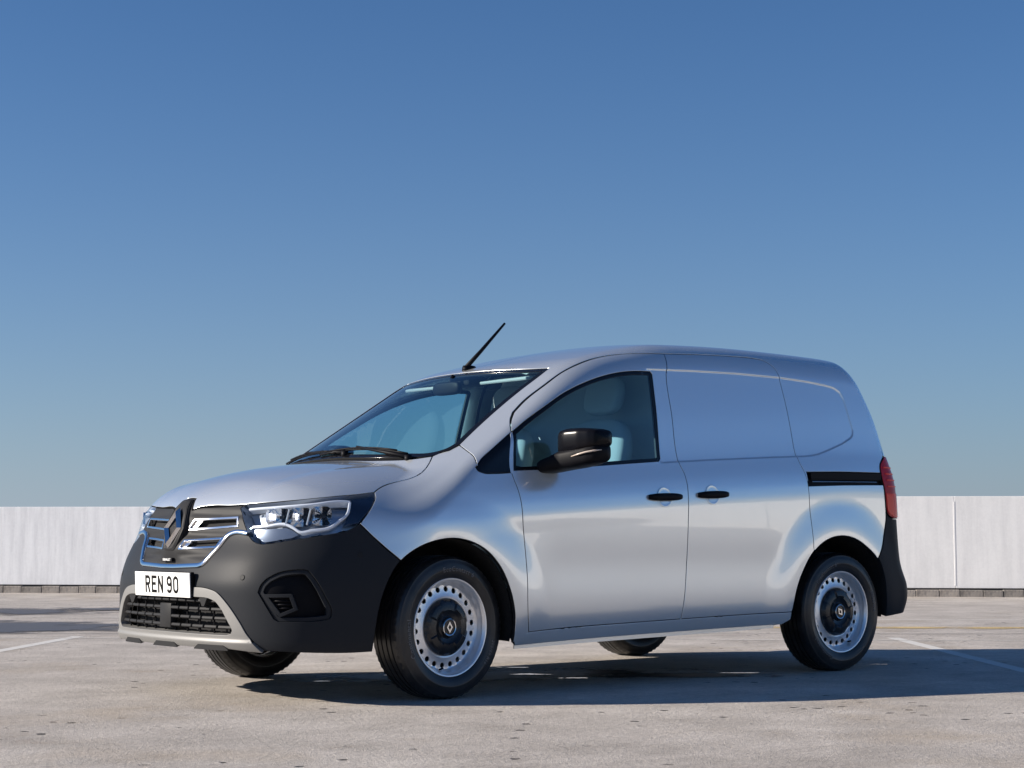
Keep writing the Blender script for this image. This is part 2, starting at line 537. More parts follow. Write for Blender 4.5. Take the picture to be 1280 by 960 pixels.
def area2(L):
    x, y = L[:, 0], L[:, 1]; return .5 * np.sum(x * np.roll(y, -1) - np.roll(x, -1) * y)
def offset_loop(L, d):
    """Move a CCW loop inwards by d (2D)."""
    e = np.roll(L, -1, 0) - L; e /= np.maximum(np.linalg.norm(e, axis=1), 1e-9)[:, None]
    n = np.stack([-e[:, 1], e[:, 0]], 1)
    n0 = np.roll(n, 1, 0); b = n + n0; s = np.maximum((b * n).sum(1), .5)
    return L + b / s[:, None] * d
def inside(P, L):
    c = np.zeros(len(P), bool); n = len(L)
    for i in range(n):
        a, b = L[i], L[(i + 1) % n]
        if a[1] == b[1]: continue
        k = ((a[1] > P[:, 1]) != (b[1] > P[:, 1])) & (P[:, 0] < a[0] + (P[:, 1] - a[1]) / (b[1] - a[1]) * (b[0] - a[0]))
        c ^= k
    return c

def panel(name, par, outer, mats, parent, holes=(), sp=.018, gap=.0037, hem=.022, off=0.0, offf=None, step=None, edge=.0018, extra=None):
    """A pressed panel on the van's surface: outline and holes are 3D (or projected 2D) loops."""
    step = step or sp * .7
    loops = []
    for i, L in enumerate([outer] + list(holes)):
        L = np.asarray(L, float)
        if L.shape[1] == 3: L = par.inv(L)
        L = resample(L, step)
        if area2(L) < 0: L = L[::-1]
        L = offset_loop(L, gap if i == 0 else -gap)
        loops.append(L)
    o = loops[0]
    lo, hi = o.min(0), o.max(0)
    nx = int((hi[0] - lo[0]) / sp) + 2; ny = int((hi[1] - lo[1]) / (sp * .866)) + 2
    gx, gy = np.meshgrid(np.arange(nx), np.arange(ny))
    pts = np.stack([lo[0] + (gx + .5 * (gy % 2)) * sp, lo[1] + gy * sp * .866], -1).reshape(-1, 2)
    keep = inside(pts, o)
    for h in loops[1:]: keep &= ~inside(pts, h)
    pts = pts[keep]
    allb = np.vstack(loops)
    if len(pts):
        dmin = np.full(len(pts), 9.0)
        for i in range(0, len(allb), 64):
            d = np.hypot(pts[:, None, 0] - allb[None, i:i + 64, 0], pts[:, None, 1] - allb[None, i:i + 64, 1]).min(1)
            dmin = np.minimum(dmin, d)
        pts = pts[dmin > .55 * sp]
    if extra is not None:                         # feature lines that the mesh has to follow
        ex = par.inv(np.asarray(extra, float))
        k = inside(ex, o)
        for h in loops[1:]: k &= ~inside(ex, h)
        ex = ex[k]
        for i in range(0, len(allb), 64):
            if len(ex): ex = ex[np.hypot(ex[:, None, 0] - allb[None, i:i + 64, 0], ex[:, None, 1] - allb[None, i:i + 64, 1]).min(1) > .008]
        if len(ex):
            dm = np.full(len(pts), 9.0)
            for i in range(0, len(ex), 64):
                dm = np.minimum(dm, np.hypot(pts[:, None, 0] - ex[None, i:i + 64, 0], pts[:, None, 1] - ex[None, i:i + 64, 1]).min(1))
            pts = np.vstack([pts[dm > .5 * sp], ex])
    verts = [Vector(p) for p in np.vstack([allb, pts])]
    edges = []; k = 0
    for L in loops:
        n = len(L); edges += [(k + i, k + (i + 1) % n) for i in range(n)]; k += n
    V, E, Fc, *_ = delaunay_2d_cdt(verts, edges, [], 0, 1e-6)
    V = np.array([(v.x, v.y) for v in V]); T = np.array(Fc)
    cen = V[T].mean(1)
    ok = inside(cen, o)
    for h in loops[1:]: ok &= ~inside(cen, h)
    T = T[ok]
    used = np.unique(T); rem = -np.ones(len(V), int); rem[used] = np.arange(len(used)); V = V[used]; T = rem[T]
    P = par.to(V); N = gradg(P)
    fn = np.cross(P[T[:, 1]] - P[T[:, 0]], P[T[:, 2]] - P[T[:, 0]])
    flipm = (fn * N[T[:, 0]]).sum(1) < 0
    T[flipm] = T[flipm][:, ::-1]
    if off: P = P + N * off
    if offf is not None:
        P = P + N * offf(P)[:, None]
        e = 2e-3                                  # bend the normals with the relief
        t1 = np.cross(N, [0, 0, 1.0]); t1 /= np.maximum(np.linalg.norm(t1, axis=1), 1e-6)[:, None]; t2 = np.cross(N, t1)
        d1 = (offf(P + t1 * e) - offf(P - t1 * e)) / (2 * e); d2 = (offf(P + t2 * e) - offf(P - t2 * e)) / (2 * e)
        N = N - t1 * d1[:, None] - t2 * d2[:, None]; N /= np.linalg.norm(N, axis=1)[:, None]
    # hem: rounded edge and a return flange round every boundary
    cnt = {}
    for f in T:
        for a, b in ((f[0], f[1]), (f[1], f[2]), (f[2], f[0])): cnt[(a, b)] = 1
    bd = [(a, b) for (a, b) in cnt if (b, a) not in cnt]
    nxt = dict(bd); prv = {b: a for a, b in bd}
    bv = list(nxt.keys())
    base = len(P); nb = len(bv); idx = {v: i for i, v in enumerate(bv)}
    tdir = np.array([P[nxt[v]] - P[prv.get(v, v)] for v in bv]); tdir /= np.maximum(np.linalg.norm(tdir, axis=1), 1e-9)[:, None]
    NB = N[bv]; ob = np.cross(tdir, NB); PB = P[bv]
    r1 = PB + ob * edge * .7 - NB * edge * .3
    r2 = PB + ob * edge - NB * edge
    r3 = r2 - NB * hem
    VV = np.vstack([P, r1, r2, r2, r3])
    n1 = NB * .75 + ob * .66; n2 = NB * .25 + ob * .97
    NN = np.vstack([N, n1, n2, ob, ob])
    NN /= np.maximum(np.linalg.norm(NN, axis=1), 1e-9)[:, None]
    faces = [tuple(f) for f in T]; fm = [0] * len(faces)
    for a, b in bd:
        i, j = idx[a], idx[b]
        faces.append((b, a, base + i, base + j)); fm.append(0)
        faces.append((base + j, base + i, base + nb + i, base + nb + j)); fm.append(0)
        faces.append((base + 2 * nb + j, base + 2 * nb + i, base + 3 * nb + i, base + 3 * nb + j)); fm.append(1)
    if not isinstance(mats, (list, tuple)): mats = [mats, M_SEAM]
    return link_mesh(name, VV, faces, mats, parent, True, NN, fm)

def strip(name, par, line, width, mats, parent, off=.004, thick=.006, closed=False):
    """A raised moulding along a polyline on the surface (line is its centre)."""
    L = np.asarray(line, float)
    P = on(par, L); N = gradg(P)
    if closed: t = np.roll(P, -1, 0) - np.roll(P, 1, 0)
    else:
        t = np.gradient(P, axis=0)
    t /= np.linalg.norm(t, axis=1)[:, None]
    s = np.cross(N, t)
    w = width / 2
    prof = [(-w, -.02), (-w, off - thick * .0), (-w * .75, off + thick * .7), (0, off + thick), (w * .75, off + thick * .7), (w, off), (w, -.02)]
    bm = bmesh.new()
    rings = [[P[i] + s[i] * a + N[i] * b for a, b in prof] for i in range(len(P))]
    vr = [[bm.verts.new(Vector(p)) for p in r] for r in rings]
    n = len(vr)
    for i in range(n if closed else n - 1):
        a, b = vr[i], vr[(i + 1) % n]
        for k in range(len(prof) - 1): bm.faces.new((a[k], a[k + 1], b[k + 1], b[k]))
    if not closed:
        bm.faces.new(vr[0]); bm.faces.new(vr[-1][::-1])
    bmesh.ops.recalc_face_normals(bm, faces=bm.faces)
    return bm_obj(name, bm, mats, parent, angle=math.radians(40))
# ---------------------------------------------------------------- the van
van = empty("van")
tag(van, "silver panel van with charcoal bumpers parked across the painted bays of the roof deck", "van")

WS_CORNER_UP = (.842, -.606, 1.58)
ws_top = cr([(.727, 0, 1.587), (.734, -.142, 1.586), (.762, -.35, 1.583), (.800, -.50, 1.582), WS_CORNER_UP], 8)
ws_side = cr([WS_CORNER_UP, (.785, -.617, 1.547), (.635, -.626, 1.455), (.476, -.641, 1.351), (.316, -.667, 1.244), (.205, -.690, 1.168)], 6)
ws_low = cr([(.205, -.690, 1.168), (.150, -.676, 1.138), (.092, -.63, 1.116), (.02, -.47, 1.105), (-.015, -.36, 1.10), (-.045, -.15, 1.10), (-.05, 0, 1.10)], 6)
def wsurf(P):                    # drop a line on the windscreen plane
    P = np.asarray(P, float); return on(TOP, P[:, :2])

door_front_up = cr([(.410, -.831, 1.230), (.428, -.805, 1.263), (.452, -.775, 1.292), (.499, -.736, 1.335)], 6)
door_top = cr([(.499, -.736, 1.335), (.590, -.711, 1.399), (.729, -.705, 1.486), (.845, -.697, 1.553), (.958, -.688, 1.601), (1.081, -.678, 1.640),
               (1.195, -.676, 1.664), (1.301, -.686, 1.678), (1.411, -.700, 1.685), (1.542, -.711, 1.691)], 6)
slide_top = cr([(1.542, -.711, 1.691), (1.780, -.713, 1.703), (2.086, -.715, 1.711), (2.210, -.717, 1.710), (2.293, -.729, 1.700), (2.341, -.757, 1.663), (2.360, -.781, 1.61)], 6)
slide_rear = cr([(2.360, -.781, 1.61), (2.369, -.818, 1.471), (2.373, -.855, 1.305), (2.376, -.885, 1.173), (2.386, -.901, 1.129),
                 (2.402, -.916, 1.086), (2.410, -.927, 1.042), (2.412, -.933, 1.010), (2.414, -.937, .945), (2.424, -.928, .80), (2.431, -.928, .675)], 6)
B_line = cr([(1.542, -.711, 1.691), (1.497, -.781, 1.566), (1.484, -.834, 1.354), (1.473, -.879, 1.146), (1.476, -.887, 1.105), (1.490, -.906, 1.064),
             (1.495, -.922, 1.013), (1.492, -.935, .941), (1.489, -.929, .779), (1.485, -.918, .617), (1.470, -.921, .436), (1.452, -.908, .315)], 6)
door_front = cr([(.410, -.831, 1.230), (.368, -.890, 1.034), (.371, -.895, 1.010), (.382, -.916, .962), (.390, -.930, .906), (.397, -.935, .805),
                 (.409, -.922, .700), (.420, -.923, .551), (.428, -.932, .383), (.446, -.908, .289)], 6)
door_bot = cr([(.446, -.908, .289), (.754, -.905, .303), (1.1, -.908, .312), (1.452, -.908, .3205)], 4)
slide_bot = cr([(1.452, -.908, .3205), (1.85, -.91, .329), (2.263, -.919, .335)], 4)
arch_r = cr([(2.263, -.907, .292), (2.275, -.92, .38), (2.302, -.931, .475), (2.362, -.930, .581), (2.435, -.930, .662), (2.544, -.935, .722), (2.660, -.937, .742), (2.773, -.935, .729),
             (2.891, -.926, .680), (2.983, -.920, .617), (3.038, -.917, .520), (3.065, -.910, .392), (3.075, -.892, .286)], 6)
arch_f = cr([(-.417, -.880, .229), (-.416, -.911, .352), (-.384, -.922, .494), (-.303, -.927, .627), (-.213, -.935, .685), (-.105, -.939, .717), (-.015, -.940, .724), (.083, -.938, .708),
             (.180, -.934, .663), (.258, -.931, .590), (.311, -.931, .500), (.345, -.928, .400), (.358, -.911, .292), (.362, -.893, .246)], 6)
def near_to(L, p, after=None):
    i = int(np.argmin(np.linalg.norm(L - np.asarray(p, float), axis=1))); return i
i435 = near_to(arch_r, (2.431, -.928, .662)); i983 = near_to(arch_r, (2.983, -.920, .617))
r_bump = cr([arch_r[i983], (3.03, -.912, .68), (3.057, -.906, .745), (3.082, -.913, .828), (3.082, -.918, .900)], 5)
tail_left = cr([(3.082, -.918, .900), (3.072, -.919, 1.001), (3.058, -.907, 1.084), (3.068, -.893, 1.132), (3.135, -.858, 1.192)], 5)
def rear_edge(x, z):
    P = on(CYL, np.array([[x, -.8, z]])); return P[0]
body_rear = np.vstack([CYL.to(CYL.inv(cr([(3.135, -.858, 1.192), (3.155, -.83, 1.26), (3.135, -.80, 1.40), (3.075, -.78, 1.56), (3.015, -.72, 1.66), (2.985, -.60, 1.73), (2.97, -.3, 1.77), (2.965, 0, 1.78)], 6)))])
win_up = cr([(.175, -.870, 1.062), (.197, -.864, 1.085), (.293, -.847, 1.152), (.410, -.831, 1.230)], 6)
seam = cr([(.205, -.690, 1.168), (.196, -.76, 1.142), (.185, -.84, 1.098), (.175, -.870, 1.062)], 5)

# rows of points along the edge of the pressed blank-window panel
_sw = resample(_sx[:, :], .010)
if area2(_sw) < 0: _sw = _sw[::-1]
sw_rows = np.vstack([offset_loop(_sw, d) for d in (-.008, -.005, -.0025, -.0008, .001, .0028, .0045, .0065, .009, .013)])
sw_rows = sw_rows[(sw_rows[:, 0] > 1.36)]
sw_rows = SIDE.to(sw_rows)
# --- body shell: roof, pillars, cant rails and rear quarters
half = join(ws_top[1:], ws_side, seam, win_up, door_front_up, door_top, slide_top, slide_rear, arch_r[i435:i983 + 1], r_bump, tail_left, body_rear)
full = np.vstack([half[:-1], body_rear[-1:], flip(half[:-1]), ws_top[:1]])
rail = np.array([(2.404, -.916, 1.086), (2.411, -.925, 1.045), (2.4135, -.932, 1.010), (2.7, -.925, 1.02), (3.070, -.916, 1.029), (3.060, -.904, 1.096), (2.7, -.91, 1.092)])
rail_hole = cr(rail[[0, 1, 2]], 3), rail[[2, 3, 4]], rail[[4, 5]], rail[[5, 6, 0]]
rail_hole = join(*rail_hole)
# the rail trough opens straight into the sliding door's rear edge: keep a sliver of quarter panel in front of it
rail_hole[:, 0] = np.maximum(rail_hole[:, 0], 2.418)
body = panel("body", CYL, full, [M_PAINT, M_SEAM], van, holes=[rail_hole, flip(rail_hole)], sp=.017, extra=np.vstack([sw_rows, flip(sw_rows)]))

# --- doors
glass_hole = cr([(.3835, -.888, 1.046), (.668, -.890, 1.062), (.982, -.888, 1.088), (1.338, -.887, 1.116)], 4), \
    cr([(1.352, -.88, 1.130), (1.376, -.834, 1.349), (1.398, -.776, 1.570)], 5), \
    cr([(1.388, -.773, 1.583), (1.313, -.772, 1.581), (1.202, -.771, 1.571), (1.059, -.777, 1.542), (.917, -.785, 1.498), (.776, -.795, 1.440), (.634, -.810, 1.363), (.499, -.821, 1.285), (.419, -.831, 1.233)], 5)
glass_hole = join(*glass_hole)
door_out = join(door_front[::-1], door_front_up, door_top, B_line, door_bot[::-1])
front_door = panel("front_door", SIDE, door_out, [M_PAINT, M_SEAM], van, holes=[glass_hole], sp=.0135, extra=sw_rows)
slide_out = join(B_line[::-1], slide_top, slide_rear, arch_r[:i435 + 1][::-1], slide_bot[::-1])
# keep the door's lower rear corner on its own bottom line
slide_out = join(B_line[::-1], slide_top, slide_rear, [p for p in arch_r[:i435 + 1][::-1] if p[2] > .345], slide_bot[::-1])
slide_door = panel("sliding_door", SIDE, slide_out, [M_PAINT, M_SEAM], van, sp=.0135, extra=sw_rows)
# glazing of the front door: black surround with the pane set into it
gin = SIDE.inv(glass_hole); gin = resample(gin, .012)
if area2(gin) < 0: gin = gin[::-1]
inner = offset_loop(gin, .017)
trim = panel("window_surround", SIDE, gin, [M_GLOSS, M_SEAM], front_door, holes=[inner], sp=.012, gap=.0015, hem=.012, off=-.004)
pane = panel("window_glass", SIDE, inner, [M_WINDOW, M_GLOSS], front_door, sp=.03, gap=-.004, hem=.002, off=-.007)
tri = join(win_up, [(.401, -.84, 1.225), (.362, -.888, 1.042)], cr([(.358, -.890, 1.036), (.26, -.89, 1.031), (.195, -.884, 1.031), (.172, -.878, 1.041), (.166, -.874, 1.052)], 5))
quarter = panel("quarter_light", SIDE, tri, [M_GLOSS, M_SEAM], van, sp=.015, gap=.002, off=-.003)

# --- fender
hood_line = cr([(.086, -.640, 1.112), (.054, -.664, 1.085), (.010, -.690, 1.052), (-.048, -.714, 1.021), (-.096, -.718, 1.003), (-.155, -.717, .989), (-.223, -.727, .974), (-.294, -.752, .953), (-.340, -.776, .933)], 5)
lamp_rear = cr([(-.340, -.776, .933), (-.358, -.808, .905), (-.386, -.829, .880), (-.430, -.852, .838), (-.474, -.860, .790)], 5)
fb_split = cr([(-.474, -.860, .790), (-.434, -.884, .745), (-.374, -.905, .687), (-.303, -.927, .627)], 5)
i303 = near_to(arch_f, (-.303, -.927, .627))
sill_f = cr([(.362, -.893, .246), (.40, -.90, .262), (.446, -.908, .289)], 4)
fen = join(cr([(.150, -.676, 1.138), (.115, -.652, 1.125), (.086, -.640, 1.112)], 3), hood_line, lamp_rear, fb_split, arch_f[i303:], sill_f, door_front[::-1],
           cr([(.366, -.889, 1.036), (.26, -.89, 1.030), (.195, -.884, 1.030), (.170, -.878, 1.040), (.166, -.872, 1.056)], 5), seam[::-1])
FEN = CylX(.62, .7)
fender = panel("front_fender", FEN, fen, [M_PAINT, M_SEAM], van, sp=.014)

# --- bonnet
lamp_top = cr([(-.340, -.776, .933), (-.454, -.768, .921), (-.564, -.742, .909), (-.654, -.686, .898), (-.725, -.601, .887), (-.768, -.510, .880), (-.792, -.425, .8755)], 5)
plinth_up = topP([-.872, -.846, -.832, -.830], [-.078, -.052, -.042, 0])
hood_front = cr([(-.792, -.425, .8755), (-.813, -.33, .870), (-.834, -.2, .867), (-.850, -.14, .866), tuple(plinth_up[0])], 4)
cowl_line = cr([(.086, -.640, 1.112), (.03, -.56, 1.112), (-.035, -.393, 1.105), (-.075, -.15, 1.10), (-.08, 0, 1.10)], 5)
hh = join(plinth_up[::-1], hood_front[::-1], lamp_top[::-1], hood_line[::-1], cowl_line)
hfull = np.vstack([hh, flip(hh[1:-1])])
bonnet = panel("bonnet", TOP, hfull, [M_PAINT, M_SEAM], van, sp=.016)
cw = join(cowl_line, np.array([(-.05, 0, 1.10)]), ws_low[::-1][1:-6], [(.150, -.676, 1.138), (.115, -.652, 1.125)])
cowl = panel("cowl", TOP, cw, [M_BLACK, M_SEAM], van, sp=.02, gap=.002, off=-.012)
cowl_far = mirror(cowl)

# --- windscreen
wnear = join(ws_top, ws_side, ws_low)
wfull = np.vstack([wnear, flip(wnear[1:-1])])
wuv = resample(TOP.inv(wfull), .02)
if area2(wuv) < 0: wuv = wuv[::-1]
frit = offset_loop(wuv, .030)
screen_edge = panel("windscreen_frit", TOP, wuv, [M_GLOSS, M_SEAM], van, holes=[frit], sp=.02, gap=.003, hem=.01, off=-.003)
screen = panel("windscreen", TOP, frit, [M_SCREEN, M_GLOSS], van, sp=.035, gap=-.003, hem=.002, off=-.005)

# --- front end
chrome_c = np.array([(-.828, -.505, .747), (-.845, -.425, .752), (-.857, -.385, .738), (-.887, -.349, .684), (-.920, -.300, .622), (-.926, -.282, .609), (-.933, -.258, .603), (-.946, -.055, .596), (-.946, 0, .596)])
lamp_bot = cr([(-.474, -.860, .790), (-.525, -.846, .763), (-.610, -.806, .743), (-.735, -.713, .719), (-.795, -.62, .703), (-.816, -.595, .702), (-.827, -.558, .711), (-.830, -.514, .738)], 5)
lamp_in = cr([(-.830, -.514, .738), (-.826, -.46, .80), (-.818, -.422, .846), (-.808, -.405, .862), (-.792, -.425, .8755)], 4)
trim_out = cr([(-.830, -.655, .238), (-.856, -.635, .265), (-.880, -.603, .303), (-.899, -.565, .361), (-.925, -.482, .450), (-.936, -.43, .486), (-.946, -.365, .502), (-.959, -.23, .507), (-.966, 0, .508)], 5)
bump_bot = cr([(-.417, -.880, .229), (-.52, -.855, .226), (-.643, -.812, .228), (-.75, -.74, .233), (-.830, -.655, .238)], 4)
i_f = near_to(arch_f, (-.303, -.927, .627))
def frontset(L): return on(FRONT, np.asarray(L, float))
bn = join(chrome_c[::-1], lamp_bot[::-1], fb_split, arch_f[:i_f + 1][::-1], bump_bot, trim_out)
bfull = np.vstack([bn, flip(bn[1:-1])])
fog = join(cr([(-.860, -.650, .492), (-.851, -.66, .525), (-.836, -.676, .548)], 3), cr([(-.83, -.68, .553), (-.798, -.714, .576), (-.75, -.755, .588), (-.715, -.784, .590)], 3),
           cr([(-.70, -.797, .585), (-.675, -.815, .55), (-.617, -.848, .432)], 3), cr([(-.612, -.851, .418), (-.614, -.849, .388)], 2), cr([(-.622, -.846, .378), (-.66, -.826, .371), (-.802, -.725, .367)], 3), [(-.815, -.71, .378)])
bumper = panel("front_bumper", FRONT, bfull, [M_PLASTIC, M_SEAM], van, holes=[fog, flip(fog)], sp=.018, hem=.04)
# fog recess: a bezel, a dark pocket and the lamp grille
fuv = resample(FRONT.inv(fog), .012)
if area2(fuv) < 0: fuv = fuv[::-1]
fin = offset_loop(fuv, .016)
bezel = panel("fog_bezel", FRONT, fuv, [M_PLASTIC, M_PLASTIC], van, holes=[fin], sp=.012, gap=.001, hem=.045, off=-.006)
pocket = panel("fog_pocket", FRONT, fuv, [M_BLACK, M_BLACK], van, sp=.02, gap=.001, hem=.002,
               offf=lambda P: -.012 - .040 * sst(-.86, -.66, P[:, 0]))
flamp = np.array([(-.848, -.669, .482), (-.760, -.765, .484), (-.740, -.780, .418), (-.795, -.725, .386)])
fl_uv = resample(FRONT.inv(flamp), .012)
if area2(fl_uv) < 0: fl_uv = fl_uv[::-1]
fl_in = offset_loop(fl_uv, .011)
fgr = panel("fog_frame", FRONT, fl_uv, [M_PLASTIC, M_PLASTIC], van, holes=[fl_in], sp=.01, gap=.0, hem=.03, off=.004)
def fins():
    bm = bmesh.new()
    lo, hi = fl_in.min(0), fl_in.max(0)
    for k in range(5):
        z = lo[1] + (hi[1] - lo[1]) * (k + .5) / 5
        us = np.linspace(lo[0], hi[0], 40); uv = np.stack([us, np.full(40, z)], 1); m = inside(uv, fl_in)
        if m.sum() < 2: continue
        P = FRONT.to(uv[m][[0, -1]]); N = gradg(P); P = P - N * .006
        bm_tube(bm, [Vector(p) for p in P], .004, 6)
    return bm
fg = bm_obj("fog_fins", fins(), M_BLACK, fgr, smooth=True)
for o in (fgr,):
    o2 = mirror(o); mirror(fg, o2)
for q in ((-.480, -.872, .655), (-.88, -.56, .555)):
    P = on(FRONT, np.array([q])); N = gradg(P)
    t_ = np.cross(N[0], [0, 0, 1]); t_ /= np.linalg.norm(t_); u_ = np.cross(N[0], t_)
    bm = bmesh.new()
    bm_loft(bm, [[Vector(P[0] + N[0] * d + (t_ * math.cos(a_) + u_ * math.sin(a_)) * r_) for a_ in np.linspace(0, 2 * math.pi, 16, endpoint=False)] for r_, d in ((.0125, -.004), (.0125, .0012), (.010, .0022))])
    bmesh.ops.recalc_face_normals(bm, faces=bm.faces)
    mirror(bm_obj("parking_sensor", bm, M_GRILLE, bumper))
bezel_far = mirror(bezel); pocket_far = mirror(pocket)

# upper grille with four chromed slots
slotU = np.array([(-.857, -.115, .813), (-.825, -.413, .822), (-.836, -.430, .777), (-.873, -.083, .760)])
slotL = np.array([(-.888, -.088, .718), (-.865, -.351, .729), (-.890, -.330, .684), (-.912, -.072, .675)])
up_half = join([tuple(plinth_up[3])], plinth_up[::-1][1:], hood_front[::-1][1:], lamp_in[::-1], chrome_c)
up_full = np.vstack([up_half, flip(up_half[1:-1])])
def groove(P):
    z = P[:, 2]; a = np.abs(P[:, 1])
    r = 0
    for zc in (.842, .746, .652): r = r - .0045 * np.exp(-((z - zc + .01 * (a / .4)) / .014) ** 2)
    return r * sst(.05, .12, a)
upper = panel("upper_grille", FRONT, up_full, [M_GRILLE, M_SEAM], van, holes=[slotU, slotL, flip(slotU), flip(slotL)], sp=.011, offf=groove)
for s in (slotU, slotL):
    uv = resample(FRONT.inv(s), .010)
    if area2(uv) < 0: uv = uv[::-1]
    fi = offset_loop(uv, .0065)
    a = panel("slot_frame", FRONT, uv, [M_TRIM, M_TRIM], upper, holes=[fi], sp=.009, gap=.0, hem=.025, off=.002)
    b = panel("slot_back", FRONT, uv, [M_DARK, M_DARK], upper, sp=.03, gap=0, hem=.002, off=-.03)
    # bright slanted facet at the slot's inner end
    c_ = panel("slot_facet", FRONT, np.array([s[0], s[0] + (s[1] - s[0]) * .20, s[3] + (s[2] - s[3]) * .12, s[3]]), [M_TRIM, M_TRIM], upper, sp=.012, gap=.002, hem=.02, off=-.008)
    mirror(a, upper); mirror(b, upper); mirror(c_, upper)
    P = FRONT.to(np.array([uv[:, 0].mean() - .07, uv[:, 1].mean()])[None])[0]
chrome = strip("chrome_strip", FRONT, np.vstack([cr(chrome_c[:4], 4)[:-1], chrome_c[3:7], chrome_c[7:], flip(np.vstack([cr(chrome_c[:4], 4)[:-1], chrome_c[3:7], chrome_c[7:]]))[1:]]), .024, M_TRIM, van, off=.002, thick=.010)

# emblem plinth and the chrome diamond on it
bm = bmesh.new()
pl = [(0, .910), (.040, .904), (.060, .868), (.094, .775), (.058, .682), (.042, .664), (0, .660)]
pl = pl + [(-y, z) for y, z in pl[-2:0:-1]]
pin = [(0, .902), (.030, .896), (.046, .866), (.084, .775), (.042, .688), (.030, .676), (0, .673)]
pin = pin + [(-y, z) for y, z in pin[-2:0:-1]]
def slant(z): return float(np.interp(z, [.64, .70, .78, .84, .868, .890, .914, .940], [-.943, -.937, -.910, -.891, -.876, -.862, -.842, -.81]))
def proud(z): return float(np.interp(z, [.65, .70, .78, .868, .90, .915, .93], [.008, .013, .015, .014, .010, .005, .002]))
base_ = [Vector((slant(z) + .06, y, z)) for y, z in pl]
mid_ = [Vector((slant(z) + .004 - proud(z) * .72, y, z)) for y, z in pl]
top_ = [Vector((slant(z) - proud(z), y, z)) for y, z in pin]
bm_loft(bm, [base_, mid_, top_], cap=True)
bmesh.ops.recalc_face_normals(bm, faces=bm.faces)
bmesh.ops.bevel(bm, geom=[e for e in bm.edges], offset=.004, segments=2, affect='EDGES')
plinth = bm_obj("emblem_plinth", bm, M_GRILLE, van, angle=math.radians(35))
bm = bmesh.new()
# folded-ribbon rhombus: two interlocked halves with ridged faces
def rib(pts_out, pts_in, h):
    # pts in (y, z), ridge half way between
    n = len(pts_out)
    o = [bm.verts.new((slant(z) - proud(z) - .001, y, z)) for y, z in pts_out]
    i = [bm.verts.new((slant(z) - proud(z) - .001, y, z)) for y, z in pts_in]
    m = [bm.verts.new((slant((a[1] + b[1]) / 2) - proud((a[1] + b[1]) / 2) - .001 - h, (a[0] + b[0]) / 2, (a[1] + b[1]) / 2)) for a, b in zip(pts_out, pts_in)]
    for k in range(n - 1):
        bm.faces.new((o[k], o[k + 1], m[k + 1], m[k])); bm.faces.new((m[k], m[k + 1], i[k + 1], i[k]))
    bm.faces.new((o[0], m[0], i[0])); bm.faces.new((o[-1], i[-1], m[-1]))
zc, hh_, ww_ = .774, .094, .076
rib([(-.012, zc + hh_ * .80), (0, zc + hh_), (ww_, zc), (0, zc - hh_), (-.012, zc - hh_ * .80)], [(-.006, zc + .050), (.0, zc + .058), (ww_ * .56, zc), (0, zc - .052), (-.006, zc - .044)], .014)
rib([(.012, zc - hh_ * .80), (0.0005, zc - hh_ * .995), (-ww_, zc), (0.0005, zc + hh_ * .995), (.012, zc + hh_ * .80)], [(.006, zc - .050), (.0, zc - .058), (-ww_ * .56, zc), (0, zc + .052), (.006, zc + .044)], .014)
bmesh.ops.recalc_face_normals(bm, faces=bm.faces)
bm_obj("diamond_emblem", bm, M_TRIM, plinth)

def text_mesh(name, s, size, m, parent, M, fn=None, ext=.0004, align='CENTER', space=1.0, bold=0.0):
    cu = bpy.data.curves.new(name, 'FONT')
    cu.body = s; cu.size = size; cu.align_x = align; cu.align_y = 'CENTER'; cu.extrude = ext; cu.space_character = space; cu.offset = bold
    cu.resolution_u = 2
    t = bpy.data.objects.new(name, cu); COL.objects.link(t)
    dg = bpy.context.evaluated_depsgraph_get(); dg.update()
    me = bpy.data.meshes.new_from_object(t.evaluated_get(dg))
    bpy.data.objects.remove(t); bpy.data.curves.remove(cu)
    for v in me.vertices:
        p = v.co.copy()
        v.co = fn(p) if fn else M @ p
    me.materials.clear(); me.materials.append(m)
    me.name = name
    o = bpy.data.objects.new(name, me); COL.objects.link(o)
    if parent: o.parent = parent
    return o
# small maker's plaque under the emblem
FACE = Matrix(((0, 0, -1, 0), (-1, 0, 0, 0), (0, 1, 0, 0), (0, 0, 0, 1)))     # text x -> -y, text y -> z, facing forwards
bm = bmesh.new(); bm_box(bm, (-.949, 0, .6275), (.016, .094, .018), .003)
plq = bm_obj("grille_badge", bm, M_BLACK, upper)
text_mesh("badge_lettering", "RENAULT", .0155, M_PLATE, plq, Matrix.Translation((-.9574, 0, .6275)) @ FACE, space=1.08, bold=.0004)

# lower grille surround (grey skid trim), mesh of bars, sensor block
lgr_n = join(cr([(-.958, 0, .466), (-.953, -.2, .466), (-.948, -.345, .464)], 4), cr([(-.944, -.375, .461), (-.936, -.42, .448), (-.928, -.464, .412)], 4), cr([(-.913, -.518, .338), (-.911, -.524, .325), (-.912, -.515, .309)], 4), cr([(-.918, -.49, .302), (-.935, -.3, .302), (-.945, 0, .303)], 4))
lgr = np.vstack([lgr_n, flip(lgr_n[1:-1])])
trim_bot = cr([(-.830, -.655, .238), (-.86, -.59, .243), (-.903, -.498, .250), (-.93, -.3, .250), (-.94, 0, .250)], 5)
tn = join(trim_out[::-1], trim_bot)
tfull = np.vstack([tn, flip(tn[1:-1])])
def ledge(P): return .010 * (1 - sst(.272, .290, P[:, 2])) + .006
skid = panel("lower_grille_surround", FRONT, tfull, [M_SKID, M_SKID], van, holes=[lgr], sp=.012, hem=.05, offf=ledge, gap=.0015)
back = panel("lower_grille", FRONT, lgr, [M_DARK, M_DARK], van, sp=.03, gap=-.02, hem=.002, off=-.075)
